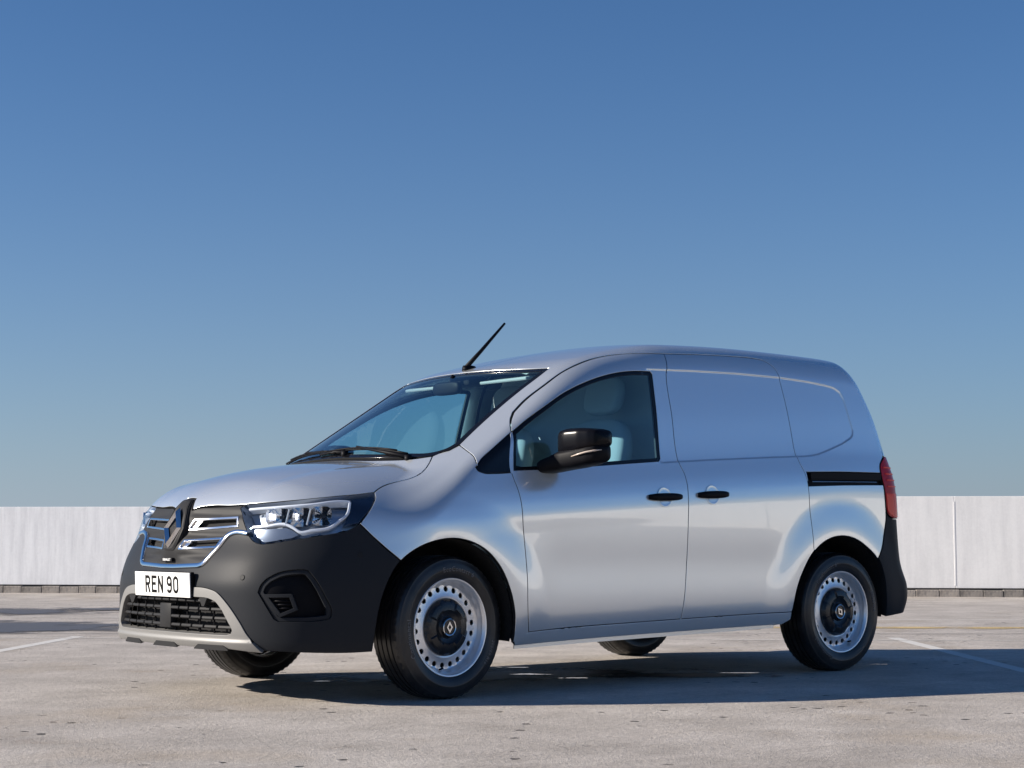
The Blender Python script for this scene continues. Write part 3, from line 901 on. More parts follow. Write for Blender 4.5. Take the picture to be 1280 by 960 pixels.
luv = FRONT.inv(lgr)
if area2(luv) < 0: luv = luv[::-1]
for row, z in enumerate((.447, .411, .372, .333)):
    us = np.linspace(-.62, .62, 600); uv = np.stack([us, np.full(600, z)], 1); m = inside(uv, offset_loop(resample(luv, .02), .004)); us = us[m]
    n = 11; off_ = .5 if row % 2 else 0
    ed = np.linspace(us[0], us[-1], n + 1)
    for k in range(n):
        a, b = ed[k] + .004, ed[k + 1] - .004
        if row > 0 and abs((a + b) / 2) < .055: continue
        P = FRONT.to(np.array([[a, z], [b, z]])); N = gradg(P); P = P - N * .020
        bm = bmesh.new()
        d = Vector(P[1] - P[0]); L_ = d.length; ang = math.atan2(d.y, d.x)
        bm_box(bm, (0, 0, 0), (L_, .022, .014), .003, seg=1)
        bmesh.ops.transform(bm, matrix=Matrix.Translation(Vector((P[0] + P[1]) / 2)) @ Matrix.Rotation(ang, 4, 'Z') @ Matrix.Rotation(.25 * (1), 4, 'X'), verts=bm.verts)
        bm_obj("grille_bar", bm, M_GRILLE, back)
for k in range(12):
    u = -.52 + 1.04 * k / 11
    us = np.linspace(.30, .47, 60); uv = np.stack([np.full(60, u), us], 1); m = inside(uv, luv)
    if m.sum() < 3: continue
    P = FRONT.to(uv[m][[0, -1]]); N = gradg(P); P = P - N * .034
    bm = bmesh.new(); bm_tube(bm, [Vector(P[0]), Vector(P[1])], .005, 6, upv=Vector((0, 1, 0)))
    bm_obj("grille_rib", bm, M_BLACK, back)
bm = bmesh.new(); bm_box(bm, (-.945, 0, .375), (.03, .105, .112), .006)
bm_obj("sensor_block", bm, M_GRILLE, back, angle=.5)
for s in (-1, 1):
    bm = bmesh.new()
    bm_prism(bm, [(s * .30, .462), (s * .37, .462), (s * .345, .425), (s * .325, .425)], -.012, .012, Matrix(((0, 0, 1, -.942), (1, 0, 0, 0), (0, 1, 0, 0), (0, 0, 0, 1))))
    bmesh.ops.recalc_face_normals(bm, faces=bm.faces)
    bm_obj("tow_eye_bracket", bm, M_GRILLE, back)
# dark pads let into the skid's lower lip
for y0, y1 in ((-.50, -.27), (-.13, .09), (.22, .42)):
    P = frontP(np.linspace(y0, y1, 9), .262); N = gradg(P)
    bm = bmesh.new()
    rings = []
    for i, (p, n_) in enumerate(zip(P, N)):
        h = .022 if 0 < i < 8 else .004
        rings.append([p + n_ * .0185 + np.array([0, 0, dz]) for dz in (-.020, h - .020)] + [p - n_ * .02 + np.array([0, 0, dz]) for dz in (h - .020, -.020)])
    bm_loft(bm, rings)
    bmesh.ops.recalc_face_normals(bm, faces=bm.faces)
    bm_obj("skid_pad", bm, M_GRILLE, skid)

# number plate
plate = empty("number_plate", (-.977, 0, .5155), 0, van)
plate.rotation_euler = (0, math.radians(-3), 0)
bm = bmesh.new(); bm_box(bm, (0, 0, 0), (.006, .520, .111), .002)
bm_obj("plate_face", bm, M_PLATE, plate)
bm = bmesh.new(); bm_box(bm, (.0125, 0, 0), (.0185, .526, .117), .004)
bm_obj("plate_holder", bm, M_BLACK, plate)
def strokes(ch):
    # letter cell 50 x 79 mm, stroke 14 mm
    w, h, s = 25, 39.5, 7
    W_, H_ = w - s, h - s
    def arc(cx, cy, rx, ry, a0, a1, n=10): return [(cx + rx * math.cos(math.radians(a0 + (a1 - a0) * i / n)), cy + ry * math.sin(math.radians(a0 + (a1 - a0) * i / n))) for i in range(n + 1)]
    if ch == 'R': return [[(-W_, -H_ - s), (-W_, H_ + s)], [(-W_, H_), (W_ - 14, H_)] + arc(W_ - 14, H_ - 16, 14, 16, 90, -90)[0:] + [(-W_, H_ - 32)], [(0, H_ - 32), (W_, -H_ - s)]]
    if ch == 'E': return [[(W_ + s, H_), (-W_, H_), (-W_, -H_), (W_ + s, -H_)], [(-W_, 2), (W_ - 2, 2)]]
    if ch == 'N': return [[(-W_, -H_ - s), (-W_, H_ + s)], [(W_, -H_ - s), (W_, H_ + s)], [(-W_, H_), (W_, -H_)]]
    if ch == '0': return [arc(0, H_ - 16, W_, 16, 0, 180) + arc(0, -H_ + 16, W_, 16, 180, 360) + [(W_, H_ - 16)]]
    if ch == '9': return [arc(0, H_ - 17, W_, 17, 0, 360, 20), [(W_, H_ - 17), (W_, -H_ + 16)] + arc(0, -H_ + 16, W_, 16, 0, -160)[0:]]
bm = bmesh.new()
def stroke_mesh(path, ox, lift):
    pts = [Vector((x / 1000 + ox, y / 1000)) for x, y in path]
    clean = [pts[0]]
    for p in pts[1:]:
        if (p - clean[-1]).length > 1e-5: clean.append(p)
    pts = clean; closed = (pts[0] - pts[-1]).length < 1e-4
    if closed: pts = pts[:-1]
    n = len(pts); L, R_ = [], []
    for i in range(n):
        a = pts[i - 1] if (i > 0 or closed) else None; b = pts[(i + 1) % n] if (i < n - 1 or closed) else None
        d1 = (pts[i] - a).normalized() if a is not None else None; d2 = (b - pts[i]).normalized() if b is not None else None
        d1 = d1 or d2; d2 = d2 or d1
        n1 = Vector((-d1.y, d1.x)); n2 = Vector((-d2.y, d2.x)); m = (n1 + n2)
        m = m / max(m.dot(n1), .5)
        L.append(pts[i] + m * .007); R_.append(pts[i] - m * .007)
    for i in range(n if closed else n - 1):
        j = (i + 1) % n
        q = [L[i], R_[i], R_[j], L[j]]
        bm.faces.new([bm.verts.new((-.0031 - lift, -p.x, p.y)) for p in q])
x = -.158 + .025; cnt_ = 0
for ch in "REN 90":
    if ch == ' ': x += .033 - .011; continue
    for st in strokes(ch):
        cnt_ += 1
        stroke_mesh(st, x, .0003 + .00004 * (cnt_ % 4))
    x += .061
bm_obj("plate_lettering", bm, M_INK, plate)

# headlamps
lamp_loop = join(lamp_top, lamp_in[::-1], lamp_bot[::-1], lamp_rear[::-1])
lens = panel("headlamp", FRONT, lamp_loop, [M_LENS, M_BACKPLATE], van, sp=.02, gap=.0015, hem=.075, off=-.001)
bowl = panel("lamp_housing", FRONT, lamp_loop, [M_BACKPLATE, M_BACKPLATE], lens, sp=.02, gap=.006, hem=.002, off=-.07)
def lp(u, v, off):               # a point inside the lamp: cylinder-angle u, height v, depth below the skin
    P = FRONT.to(np.array([[u, v]])); N = gradg(P); return Vector((P - N * off)[0])
def on_px(P3, off):
    P = on(FRONT, np.array(P3, float)); N = gradg(P); return [Vector(p) for p in (P - N * off)]
lu = FRONT.inv(np.vstack([lamp_loop])); LAMP_U = (lu[:, 0].min(), lu[:, 0].max())
drl_path = np.array([(-.800, -.452, .861), (-.72, -.595, .871), (-.62, -.69, .882), (-.478, -.752, .898), (-.462, -.760, .896)])
drl2 = np.array([(-.462, -.760, .892), (-.492, -.785, .838), (-.545, -.794, .800), (-.585, -.797, .776), (-.66, -.757, .762), (-.70, -.73, .755), (-.722, -.702, .775), (-.742, -.680, .788), (-.80, -.58, .781), (-.822, -.515, .778)])
def ribbon(name, path, wid, off, m, parent, n=6):
    P = np.array(on_px(cr(path, n), off)); bm = bmesh.new()
    N = gradg(np.array(P)); t = np.gradient(P, axis=0); t /= np.linalg.norm(t, axis=1)[:, None]; s = np.cross(N, t); s /= np.linalg.norm(s, axis=1)[:, None]
    prof = [(-wid / 2, -.03), (-wid / 2, 0), (-wid / 4, .004), (wid / 4, .004), (wid / 2, 0), (wid / 2, -.03)]
    rings = [[P[i] + s[i] * a + N[i] * b for a, b in prof] for i in range(len(P))]
    bm_loft(bm, rings, close=True, cap=True)
    bmesh.ops.recalc_face_normals(bm, faces=bm.faces)
    return bm_obj(name, bm, m, parent, angle=.6)
ribbon("light_guide", drl_path, .013, .012, M_DRL, lens)
ribbon("light_guide", drl2, .013, .012, M_DRL, lens)
# reflector bowls
def bowl_reflector(c3, r, hgt, dpt, yaw, facets=9):
    bm = bmesh.new()
    rows = []
    for j in range(7):
        t = j / 6.0
        rr = t
        row = []
        for k in range(25):
            a = 2 * math.pi * k / 24
            y = rr * math.cos(a) * r; z = rr * math.sin(a) * hgt
            # faceted paraboloid, squared-off
            e = (abs(math.cos(a)) ** 4 + abs(math.sin(a)) ** 4) ** -.25
            row.append(Vector((dpt * (1 - t * t), y * e, z * e)))
        rows.append(row)
    vr = [[bm.verts.new(p) for p in row] for row in rows]
    for a, b in zip(vr, vr[1:]):
        for k in range(24): bm.faces.new((a[k], a[k + 1], b[k + 1], b[k]))
    bmesh.ops.remove_doubles(bm, verts=bm.verts, dist=1e-5)
    M = Matrix.Translation(c3) @ Matrix.Rotation(yaw, 4, 'Z')
    bmesh.ops.transform(bm, matrix=M, verts=bm.verts)
    bmesh.ops.recalc_face_normals(bm, faces=bm.faces)
    o = bm_obj("reflector", bm, M_REFLECT, lens)
    bm = bmesh.new(); bm_box(bm, (0, 0, 0), (.018, .02, .014), .003)
    bmesh.ops.transform(bm, matrix=M @ Matrix.Translation((dpt * .72, 0, 0)), verts=bm.verts)
    bm_obj("lamp_module", bm, M_GLOSS, lens)
for P3, r, h_, yaw in (((-.745, -.615, .825), .062, .040, .60), ((-.675, -.695, .826), .055, .042, .62), ((-.60, -.748, .832), .046, .042, .75)):
    c = on_px([P3], .020)[0]
    bowl_reflector(c, r, h_, .050, yaw)
# stepped fin between the bowls and the dark outer lens
bm = bmesh.new()
for P3 in ((-.712, -.655, .825), (-.640, -.722, .828)):
    c = on_px([P3], .022)[0]
    bm_box(bm, c, (.05, .008, .075), .002, rot=Matrix.Rotation(.6, 3, 'Z') @ Matrix.Rotation(.25, 3, 'X'))
bm_obj("lamp_fin", bm, M_SATIN, lens)
side_loop = np.array([(-.455, -.762, .903), (-.345, -.775, .920), (-.375, -.82, .882), (-.43, -.848, .84), (-.475, -.853, .795), (-.53, -.815, .783), (-.488, -.795, .838)])
panel("side_lens", FRONT, side_loop, [M_HOUSING, M_HOUSING], lens, sp=.02, gap=.002, hem=.04, off=-.010)
low_loop = np.array([(-.742, -.672, .779), (-.722, -.693, .767), (-.70, -.722, .746), (-.735, -.708, .732), (-.81, -.59, .714), (-.826, -.53, .745), (-.822, -.515, .770)])
panel("indicator_lens", FRONT, low_loop, [M_INDIC, M_HOUSING], lens, sp=.015, gap=.003, hem=.03, off=-.022, offf=None)
# --- rear: lamps, bumper, doors
tail_r = rearP([-.740, -.748, -.765, -.80, -.84], [1.195, 1.06, .93, .862, .838])
tl = join(tail_left[::-1], cr([(3.082, -.918, .900), (3.10, -.915, .862), (3.15, -.905, .840)], 4), tail_r[::-1])
tail = panel("tail_lamp", REAR, tl, [M_RED, M_SEAM], van, sp=.014, gap=.003, hem=.03, off=.006)
tlow = np.vstack([np.array([(3.0725, -.919, .985)]), np.array([(3.082, -.918, .925), (3.087, -.917, .885), (3.105, -.914, .864), (3.15, -.905, .846)]), rearP([-.835, -.795, -.760], [.845, .868, .930]), rearP([-.752], [.985])])
panel("lower_lens", REAR, tlow, [M_RED2, M_SEAM], tail, sp=.012, gap=.005, hem=.006, off=.009)
for z in (1.02, 1.055, 1.09, 1.125):
    u0 = REAR.inv(np.array([[3.068, -.905, z]]))[0, 0]
    pts = REAR.to(np.array([[u0 + .018 + .09 * k / 8, z] for k in range(9)])); N = gradg(pts)
    bm = bmesh.new(); bm_loft(bm, [[Vector(p + n_ * .0095 + np.array([0, 0, b])) - Vector(n_ * a) for a, b in ((0, -.004), (0, .004), (.006, .004), (.006, -.004))] for p, n_ in zip(pts, N)])
    bmesh.ops.recalc_face_normals(bm, faces=bm.faces)
    bm_obj("lamp_rib", bm, M_RED2, tail)
rb_top = rearP([-.84, -.72, -.66, -.60, -.3, 0], [.836, .80, .70, .655, .645, .645])
rb_bot = rearP([0, -.3, -.6, -.72, -.79, -.84], [.37, .37, .365, .352, .330, .302])
rbn = join(rb_top[::-1], cr([(3.15, -.905, .838), (3.10, -.915, .858), (3.082, -.918, .896)], 3), r_bump[::-1][1:], arch_r[i983:], rb_bot[::-1])
rfull = np.vstack([rbn, flip(rbn[1:-1])])
rear_bumper = panel("rear_bumper", REAR, rfull, [M_PLASTIC, M_SEAM], van, sp=.018, hem=.07)
rd = join(body_rear, rearP([0, 0, 0], [1.6, 1.1, .655]), rb_top[::-1][:-1], rearP([-.80, -.765, -.748, -.740], [.862, .93, 1.06, 1.195]))
rear_door = panel("rear_door", REAR, rd, [M_PAINT, M_SEAM], van, sp=.025)

# --- sills
st_ = np.array([(.366, -.893, .252), (.40, -.90, .266), (.446, -.908, .287)])
sl = join(st_, door_bot[1:] + np.array([0, 0, -.002]), slide_bot[1:] + np.array([0, 0, -.002]), [(2.262, -.90, .296)], cr([(2.20, -.895, .270), (1.526, -.891, .258), (.770, -.887, .240), (.38, -.885, .226)], 6))
sill = panel("sill", SIDE, sl, [M_PAINT, M_SEAM], van, sp=.016, gap=.002, hem=.03)
P = np.array([(.40, -.868, .218), (.77, -.868, .228), (1.5, -.868, .244), (2.19, -.868, .258)])
bm = bmesh.new()
ring = [[Vector(p) + Vector((0, a, b)) for a, b in ((0, -.008), (.006, -.008), (.006, .03), (0, .03))] for p in cr(P, 8)]
bm_loft(bm, ring)
bmesh.ops.recalc_face_normals(bm, faces=bm.faces)
sill_flange = bm_obj("sill_flange", bm, M_PAINT, van)
# sliding-door rail
uvr = CYL.inv(rail_hole)
trough = panel("slide_rail", CYL, rail_hole, [M_BLACK, M_SEAM], van, sp=.03, gap=-.006, hem=.002, off=-.016)
bm = bmesh.new()
P = on(CYL, cr([(2.46, -.92, 1.036), (2.75, -.915, 1.040), (3.02, -.91, 1.044)], 6)); N = gradg(P)
bm_tube(bm, [Vector(p) for p in P - N * .012], .0045, 8)
bm_obj("rail_track", bm, M_SATIN, trough)
bm = bmesh.new()
P = on(CYL, cr([(2.44, -.92, 1.062), (2.75, -.915, 1.066), (3.05, -.91, 1.071)], 6)); N = gradg(P)
bm_loft(bm, [[Vector(p) + Vector((0, a, b)) for a, b in ((-.010, -.016), (-.010, .022), (.015, .022), (.015, -.016))] for p in P - N * .004])
bmesh.ops.recalc_face_normals(bm, faces=bm.faces)
bm_obj("rail_cover", bm, M_BLACK, trough)

# --- door handles: a black pull bar across a round silver cup
def handle(x, z, L_, door, rise):
    P = on(SIDE, np.array([[x, -.93, z]])); p = Vector(P[0]); n_ = Vector(gradg(P)[0])
    # the cup, a shallow round dish in the skin
    bm = bmesh.new()
    prof = [(.052, .0012), (.047, .0022), (.043, .0005), (.034, -.0005), (.0, -.0008)]
    rings = []
    for r, d in prof:
        pts = on(SIDE, np.array([[x + r * math.cos(t), -.93, z + r * 1.0 * math.sin(t)] for t in np.linspace(0, 2 * math.pi, 32, endpoint=False)]))
        N = gradg(pts); rings.append([bm.verts.new(Vector(q)) for q in pts + N * (d + .0012)])
    for a, b in zip(rings, rings[1:]):
        for k in range(32): bm.faces.new((a[k], a[(k + 1) % 32], b[(k + 1) % 32], b[k]))
    bmesh.ops.recalc_face_normals(bm, faces=bm.faces)
    bm_obj("handle_cup", bm, M_PAINT, door, smooth=True)
    bm = bmesh.new()
    rings = []
    for s in np.linspace(-1, 1, 15):
        h = .019 * (1 - .35 * abs(s) ** 3); out = .030 - .012 * abs(s) ** 4; xx = x + s * L_ / 2
        q = on(SIDE, np.array([[xx, -.93, z + rise * s]]))[0]
        ring = []
        for t in np.linspace(0, 2 * math.pi, 12, endpoint=False):
            ring.append(Vector(q) + Vector((0, -(out - .010) - .010 * math.cos(t), h * math.copysign(abs(math.sin(t)) ** .7, math.sin(t)))))
        rings.append(ring)
    bm_loft(bm, rings)
    for s in (-1, 1):
        q = on(SIDE, np.array([[x + s * L_ * .42, -.93, z + rise * s * .84]]))[0]
        bm_box(bm, Vector(q) + Vector((0, -.008, 0)), (.030, .022, .022), .003)
    bmesh.ops.recalc_face_normals(bm, faces=bm.faces)
    return bm_obj("door_handle", bm, M_BLACK, door, smooth=True)
handle(1.324, .934, .222, front_door, .002)
handle(1.667, .951, .212, slide_door, .003)

# --- wing mirror
mir = empty("wing_mirror", (.70, -.90, 1.10), 0, van)
def mirror_loft(st, e):
    """Stations along y: (y, x centre, half depth, z bottom, z top)."""
    rings = []
    for y, xc, hx, zb, zt in st:
        ring = []
        for t in np.linspace(0, 2 * math.pi, 32, endpoint=False):
            c_, s_ = math.cos(t), math.sin(t)
            ring.append(Vector((xc + hx * math.copysign(abs(c_) ** (2 / e), c_), y, (zb + zt) / 2 + (zt - zb) / 2 * math.copysign(abs(s_) ** (2 / e), s_))))
        rings.append(ring)
    bm = bmesh.new(); bm_loft(bm, rings); bmesh.ops.recalc_face_normals(bm, faces=bm.faces); return bm
def shell(stations, e, n=26):
    """Smooth the stations and round off both ends."""
    S = np.array(stations, float); t = np.linspace(0, 1, n); src = np.linspace(0, 1, len(S))
    out = []
    for q in t:
        v = [float(np.interp(q, src, S[:, k])) for k in range(5)]
        u = min(q, 1 - q) / .09
        r = 1.0 if u >= 1 else max(.03, math.sqrt(max(0, 1 - (1 - u) ** 2)))
        zc_, hz = (v[3] + v[4]) / 2, (v[4] - v[3]) / 2
        rr = .58 + .42 * r
        out.append((v[0], v[1], v[2] * rr, zc_ - hz * rr, zc_ + hz * rr))
    out[0] = (out[0][0], out[0][1], out[0][2] * .5, (out[0][3] + out[0][4]) / 2 - .01, (out[0][3] + out[0][4]) / 2 + .01)
    out[-1] = (out[-1][0], out[-1][1], out[-1][2] * .5, (out[-1][3] + out[-1][4]) / 2 - .008, (out[-1][3] + out[-1][4]) / 2 + .008)
    return mirror_loft(out, e)
def stn(L): return [(y + .90, x_ - .70, h, zb - 1.10, zt - 1.10) for y, x_, h, zb, zt in L]
bm = shell(stn([(-.945, .658, .066, 1.118, 1.238), (-1.00, .662, .072, 1.124, 1.248), (-1.08, .675, .072, 1.138, 1.249), (-1.135, .690, .066, 1.150, 1.244), (-1.172, .705, .054, 1.162, 1.234)]), 4.4)
house = bm_obj("mirror_housing", bm, M_MIRROR, mir, smooth=True)
bm = shell(stn([(-.870, .580, .062, 1.032, 1.095), (-.925, .612, .068, 1.040, 1.118), (-.97, .645, .070, 1.050, 1.145), (-1.05, .668, .071, 1.060, 1.156), (-1.12, .688, .066, 1.074, 1.168), (-1.168, .705, .053, 1.090, 1.178)]), 3.4)
bm_obj("mirror_arm", bm, M_BLACK, mir, smooth=True)
bm = bmesh.new()
bm_tube(bm, [Vector((x_ - .70, y + .90, z_ - 1.10)) for x_, y, z_ in ((.598, -1.05, 1.112), (.604, -1.09, 1.121), (.618, -1.125, 1.130), (.642, -1.160, 1.137), (.680, -1.173, 1.142))], [.002, .004, .0045, .0045, .002], 8)
bmesh.ops.recalc_face_normals(bm, faces=bm.faces)
bm_obj("mirror_indicator", bm, M_ORANGE, mir, smooth=True)
bm = bmesh.new()
bm_loft(bm, [[Vector((xx - .70, yy + .90, zz - 1.10)) for xx, zz in ((xa, 1.142), (xa + .006, 1.142), (xa + .006, 1.222), (xa, 1.222))] for yy, xa in ((-.975, .729), (-1.115, .749))])
bmesh.ops.recalc_face_normals(bm, faces=bm.faces)
bm_obj("mirror_pane", bm, M_CHROME, mir)

# --- aerial
ap = topP(.784, 0.0)[0]
bm = bmesh.new()
base_r = []
for s in np.linspace(0, 1, 8):
    w_ = .020 * math.sin(math.pi * min(1, .15 + s * .9)) ** .6 + .002; h = .030 * (1 - s) ** .7 + .004
    x_ = ap[0] - .018 + .085 * s; z_ = topP(x_, 0)[0, 2] - .004
    base_r.append([Vector((x_, w_ * math.cos(t), z_ + h * max(0, math.sin(t)))) for t in np.linspace(0, 2 * math.pi, 14, endpoint=False)])
bm_loft(bm, base_r)
bm_tube(bm, [(ap[0] - .004, 0, ap[2] + .010), (ap[0] + .10, 0, ap[2] + .108), (ap[0] + .262, 0, ap[2] + .268)], [.013, .010, .0062], 10)
bmesh.ops.recalc_face_normals(bm, faces=bm.faces)
bm_obj("aerial", bm, M_BLACK, van, smooth=True)

# --- wipers
def wiper(pa, pb, piv):
    bm = bmesh.new()
    n = 10
    A, B = np.array(pa), np.array(pb)
    P = np.array([topP(*(A + (B - A) * s))[0] for s in np.linspace(0, 1, n)]); N = gradg(P)
    bm_tube(bm, [Vector(p) for p in P + N * .006], .006, 6)
    bm_tube(bm, [Vector(p) for p in (P + N * .014)[1:-1]], .005, 6)
    q = topP(*piv)[0]
    m = P[n // 2] + N[n // 2] * .020
    bm_tube(bm, [Vector(q) + Vector((0, 0, .008)), (Vector(q) + Vector(m)) / 2 + Vector((0, 0, .004)), Vector(m)], [.012, .008, .006], 8)
    bm_tube(bm, [Vector(q) + Vector((0, 0, -.02)), Vector(q) + Vector((0, 0, .016))], .018, 12, upv=Vector((1, 0, 0)))
    bmesh.ops.recalc_face_normals(bm, faces=bm.faces)
    return bm_obj("wiper", bm, M_BLACK, van, smooth=True)
wiper((.045, -.50), (-.015, .16), (.025, -.53))
wiper((-.018, .02), (.075, .62), (-.02, -.06))

# --- small dark flaps at the windscreen's lower corners
for s in (-1, 1):
    bm = bmesh.new()
    P = np.array([(.215, .690 * -s * -1, 0)])
    pts = on(TOP, np.array([(.118, s * .655), (.150, s * .684), (.205, s * .698), (.20, s * .688), (.150, s * .668), (.125, s * .645)]))
    N = gradg(pts)
    bm_loft(bm, [[Vector(p) for p in pts - N * .004], [Vector(p) for p in pts + N * .004]])
    bmesh.ops.recalc_face_normals(bm, faces=bm.faces)
    bm_obj("screen_corner_seal", bm, M_BLACK, van)

# --- wheels
def make_tyre():
    bm = bmesh.new()
    R_ = .3255
    seg = 120
    half = [(.214, .078), (.219, .087), (.226, .0905), (.235, .0955), (.250, .1005), (.262, .1025), (.2665, .1038), (.269, .1032), (.282, .1018), (.297, .0975), (.306, .0925), (.3085, .0925), (.314, .0880), (.3195, .0815), (.3232, .0735), (R_ - .0010, .064)]
    grooves = []
    for gy in (.046, .0165):
        grooves += [(R_ - .0002, gy + .0045), (R_ - .0075, gy + .0035), (R_ - .0075, gy - .0035), (R_, gy - .0045)]
    prof = half + grooves
    prof = prof + [(r, -d) for r, d in prof[::-1]]
    rings = bm_lathe(bm, prof, seg)
    # shoulder blocks: press lateral sipes into the shoulder rings on both sides
    bmesh.ops.recalc_face_normals(bm, faces=bm.faces)
    n = len(prof)
    for side in (0, 1):
        for j in range(12, 16):
            rg = rings[j] if side == 0 else rings[n - 1 - j]
            for k in range(seg):
                if k % 2 == 0:
                    v = rg[k]; r = math.hypot(v.co.x, v.co.z); d = .0055 if j > 12 else .003
                    v.co.x *= (r - d) / r; v.co.z *= (r - d) / r
    return bm
def rim_mesh():
    bm = bmesh.new()
    prof = [(.206, -.085), (.214, -.080), (.213, .078), (.2165, .084), (.2225, .087), (.2235, .0905), (.2215, .0925), (.2165, .0915), (.2135, .088), (.2085, .084), (.2055, .078), (.2035, .068), (.2015, .058), (.1985, .050)]
    bm_lathe(bm, prof, 96)
    # disc face with 22 round holes, cut by triangulating the annulus
    H = 22; rh, rc = .0130, .1725
    ro_, ri_ = .1985, .118
    vs, es = [], []
    def loop(pts):
        k = len(vs); vs.extend(Vector(p) for p in pts); n = len(pts); es.extend((k + i, k + (i + 1) % n) for i in range(n))
    ang = np.linspace(0, 2 * math.pi, 96, endpoint=False)
    loop([(ro_ * math.cos(t), ro_ * math.sin(t)) for t in ang]); loop([(ri_ * math.cos(t), ri_ * math.sin(t)) for t in ang[::2]])
    hc = [(rc * math.cos(2 * math.pi * (k + .3) / H), rc * math.sin(2 * math.pi * (k + .3) / H)) for k in range(H)]
    hole_idx = []
    for cx, cy in hc:
        hole_idx.append(len(vs)); loop([(cx + rh * math.cos(t), cy + rh * math.sin(t)) for t in np.linspace(0, 2 * math.pi, 14, endpoint=False)])
    for r_ in (.190, .150, .138, .128):
        for t in ang[::1 if r_ > .18 else 2]: vs.append(Vector((r_ * math.cos(t + .03), r_ * math.sin(t + .03))))
    V, E, Fc, *_ = delaunay_2d_cdt(vs, es, [], 0, 1e-6)
    def depth(r): return float(np.interp(r, [.118, .128, .140, .150, .185, .192, .1985], [.046, .050, .052, .046, .041, .043, .050]))
    bv = [bm.verts.new((v.x, -depth(v.length), v.y)) for v in V]
    for f in Fc:
        c = sum((V[i] for i in f), Vector((0, 0))) / 3
        if c.length > ro_ - 1e-4 or c.length < ri_ + .0002: continue
        if any((c - Vector(h)).length < rh * .97 for h in hc): continue
        bm.faces.new([bv[i] for i in f])
    for v in list(bm.verts):
        if not v.link_faces: bm.verts.remove(v)
    # hole walls
    for cx, cy in hc:
        a = [(cx + rh * math.cos(t), cy + rh * math.sin(t)) for t in np.linspace(0, 2 * math.pi, 14, endpoint=False)]
        r0 = [bm.verts.new((p[0], -depth(math.hypot(*p)), p[1])) for p in a]; r1 = [bm.verts.new((p[0], -depth(math.hypot(*p)) + .006, p[1])) for p in a]
        for k in range(14): bm.faces.new((r0[k], r0[(k + 1) % 14], r1[(k + 1) % 14], r1[k]))
    bmesh.ops.remove_doubles(bm, verts=bm.verts, dist=2e-5)
    bmesh.ops.recalc_face_normals(bm, faces=bm.faces)
    return bm
def cap_mesh():
    bm = bmesh.new()
    seg = 96
    prof = [(.131, .046), (.131, .058), (.128, .064), (.116, .072), (.104, .076), (.088, .078), (.078, .077), (.074, .073), (.070, .070), (.052, .066), (.045, .070), (.040, .079), (.0, .080)]
    rings = bm_lathe(bm, prof, seg)
    # four raised pads round the outer ring
    for j in (3, 4, 5):
        for k in range(seg):
            a = (k * 360 / seg) % 90
            up_ = 1 if 26 < a < 64 else 0
            rings[j][k].co.y -= .0075 * up_ - .002
    # notches in the outer edge between the pads
    for j in (1, 2):
        for k in range(seg):
            a = (k * 360 / seg + 0) % 90
            if a < 9 or a > 81: rings[j][k].co.y += .006
    bmesh.ops.recalc_face_normals(bm, faces=bm.faces)
    return bm
def cap_badge():
    bm = bmesh.new()
    bm_lathe(bm, [(.040, .0795), (.040, .083), (.0375, .0845), (.034, .083), (.034, .0805)], 40)
    bmesh.ops.recalc_face_normals(bm, faces=bm.faces)
    for sgn in (1, -1):
        for q in ([(0, .026), (.018, 0), (.0095, 0), (0, .013)], [(.018, 0), (0, -.026), (0, -.013), (.0095, 0)]):
            f = [bm.verts.new((sgn * a, -.0835, b)) for a, b in q]
            bm.faces.new(f if sgn > 0 else f[::-1])
    return bm
def sidewall_text(s, r, a0, size, parent):
    # letters wrapped round the sidewall, centred on angle a0 (degrees from the top, clockwise seen from outside)
    def fn(p):
        rr = r + p.y; t = math.radians(90 - a0) - p.x / r
        rad = float(np.interp(rr, [.235, .250, .262, .282, .297], [.0955, .1005, .1025, .1018, .0975]))
        return Vector((rr * math.cos(t), -(rad + .0006 + max(p.z, 0)), rr * math.sin(t)))
    return text_mesh("sidewall_lettering", s, size, M_LETTER, parent, None, fn, ext=.0018, space=1.1)
def make_wheel():
    w = empty("wheel", (0, 0, 0), 0, van)
    t = bm_obj("tyre", make_tyre(), M_RUBBER, w, angle=math.radians(32))
    r_ = bm_obj("rim", rim_mesh(), M_RIM, w, angle=math.radians(30))
    c_ = bm_obj("hub_cap", cap_mesh(), M_CAP, w, angle=math.radians(25))
    b = bm_obj("cap_badge", cap_badge(), M_CHROME, w, angle=math.radians(30))
    bm = bmesh.new()
    bm_lathe(bm, [(.210, -.02), (.16, .01), (.06, .012), (.0, .012)], 48); bmesh.ops.recalc_face_normals(bm, faces=bm.faces)
    d = bm_obj("brake_drum", bm, M_UNDER, w, smooth=True)
    bm = bmesh.new(); bm_tube(bm, [(-.035, -.052, -.190), (-.037, -.078, -.183)], .0045, 8); bm_obj("tyre_valve", bm, M_BLACK, w)
    sidewall_text("EcoContact 6", .264, 8, .032, w); sidewall_text("Continental", .264, -100, .034, w); sidewall_text("205/60 R16", .264, 118, .024, w)
    return w
def copy_tree(o, parent):
    c = o.copy(); COL.objects.link(c); c.parent = parent
    for ch in list(o.children): copy_tree(ch, c)
    return c
WY, WZ = .803, .3235
w0 = make_wheel()
w0.location = (0, -WY, WZ); w0.rotation_euler = (0, 0, math.radians(5.0))
spin = []
w1 = copy_tree(w0, van); w1.location = (2.716, -WY, WZ); w1.rotation_euler = (0, math.radians(-40), 0)
w2 = copy_tree(w0, van); w2.location = (0, WY, WZ); w2.rotation_euler = (0, math.radians(33), math.radians(180 + 5.0))
w3 = copy_tree(w0, van); w3.location = (2.716, WY, WZ); w3.rotation_euler = (0, math.radians(10), math.radians(180))

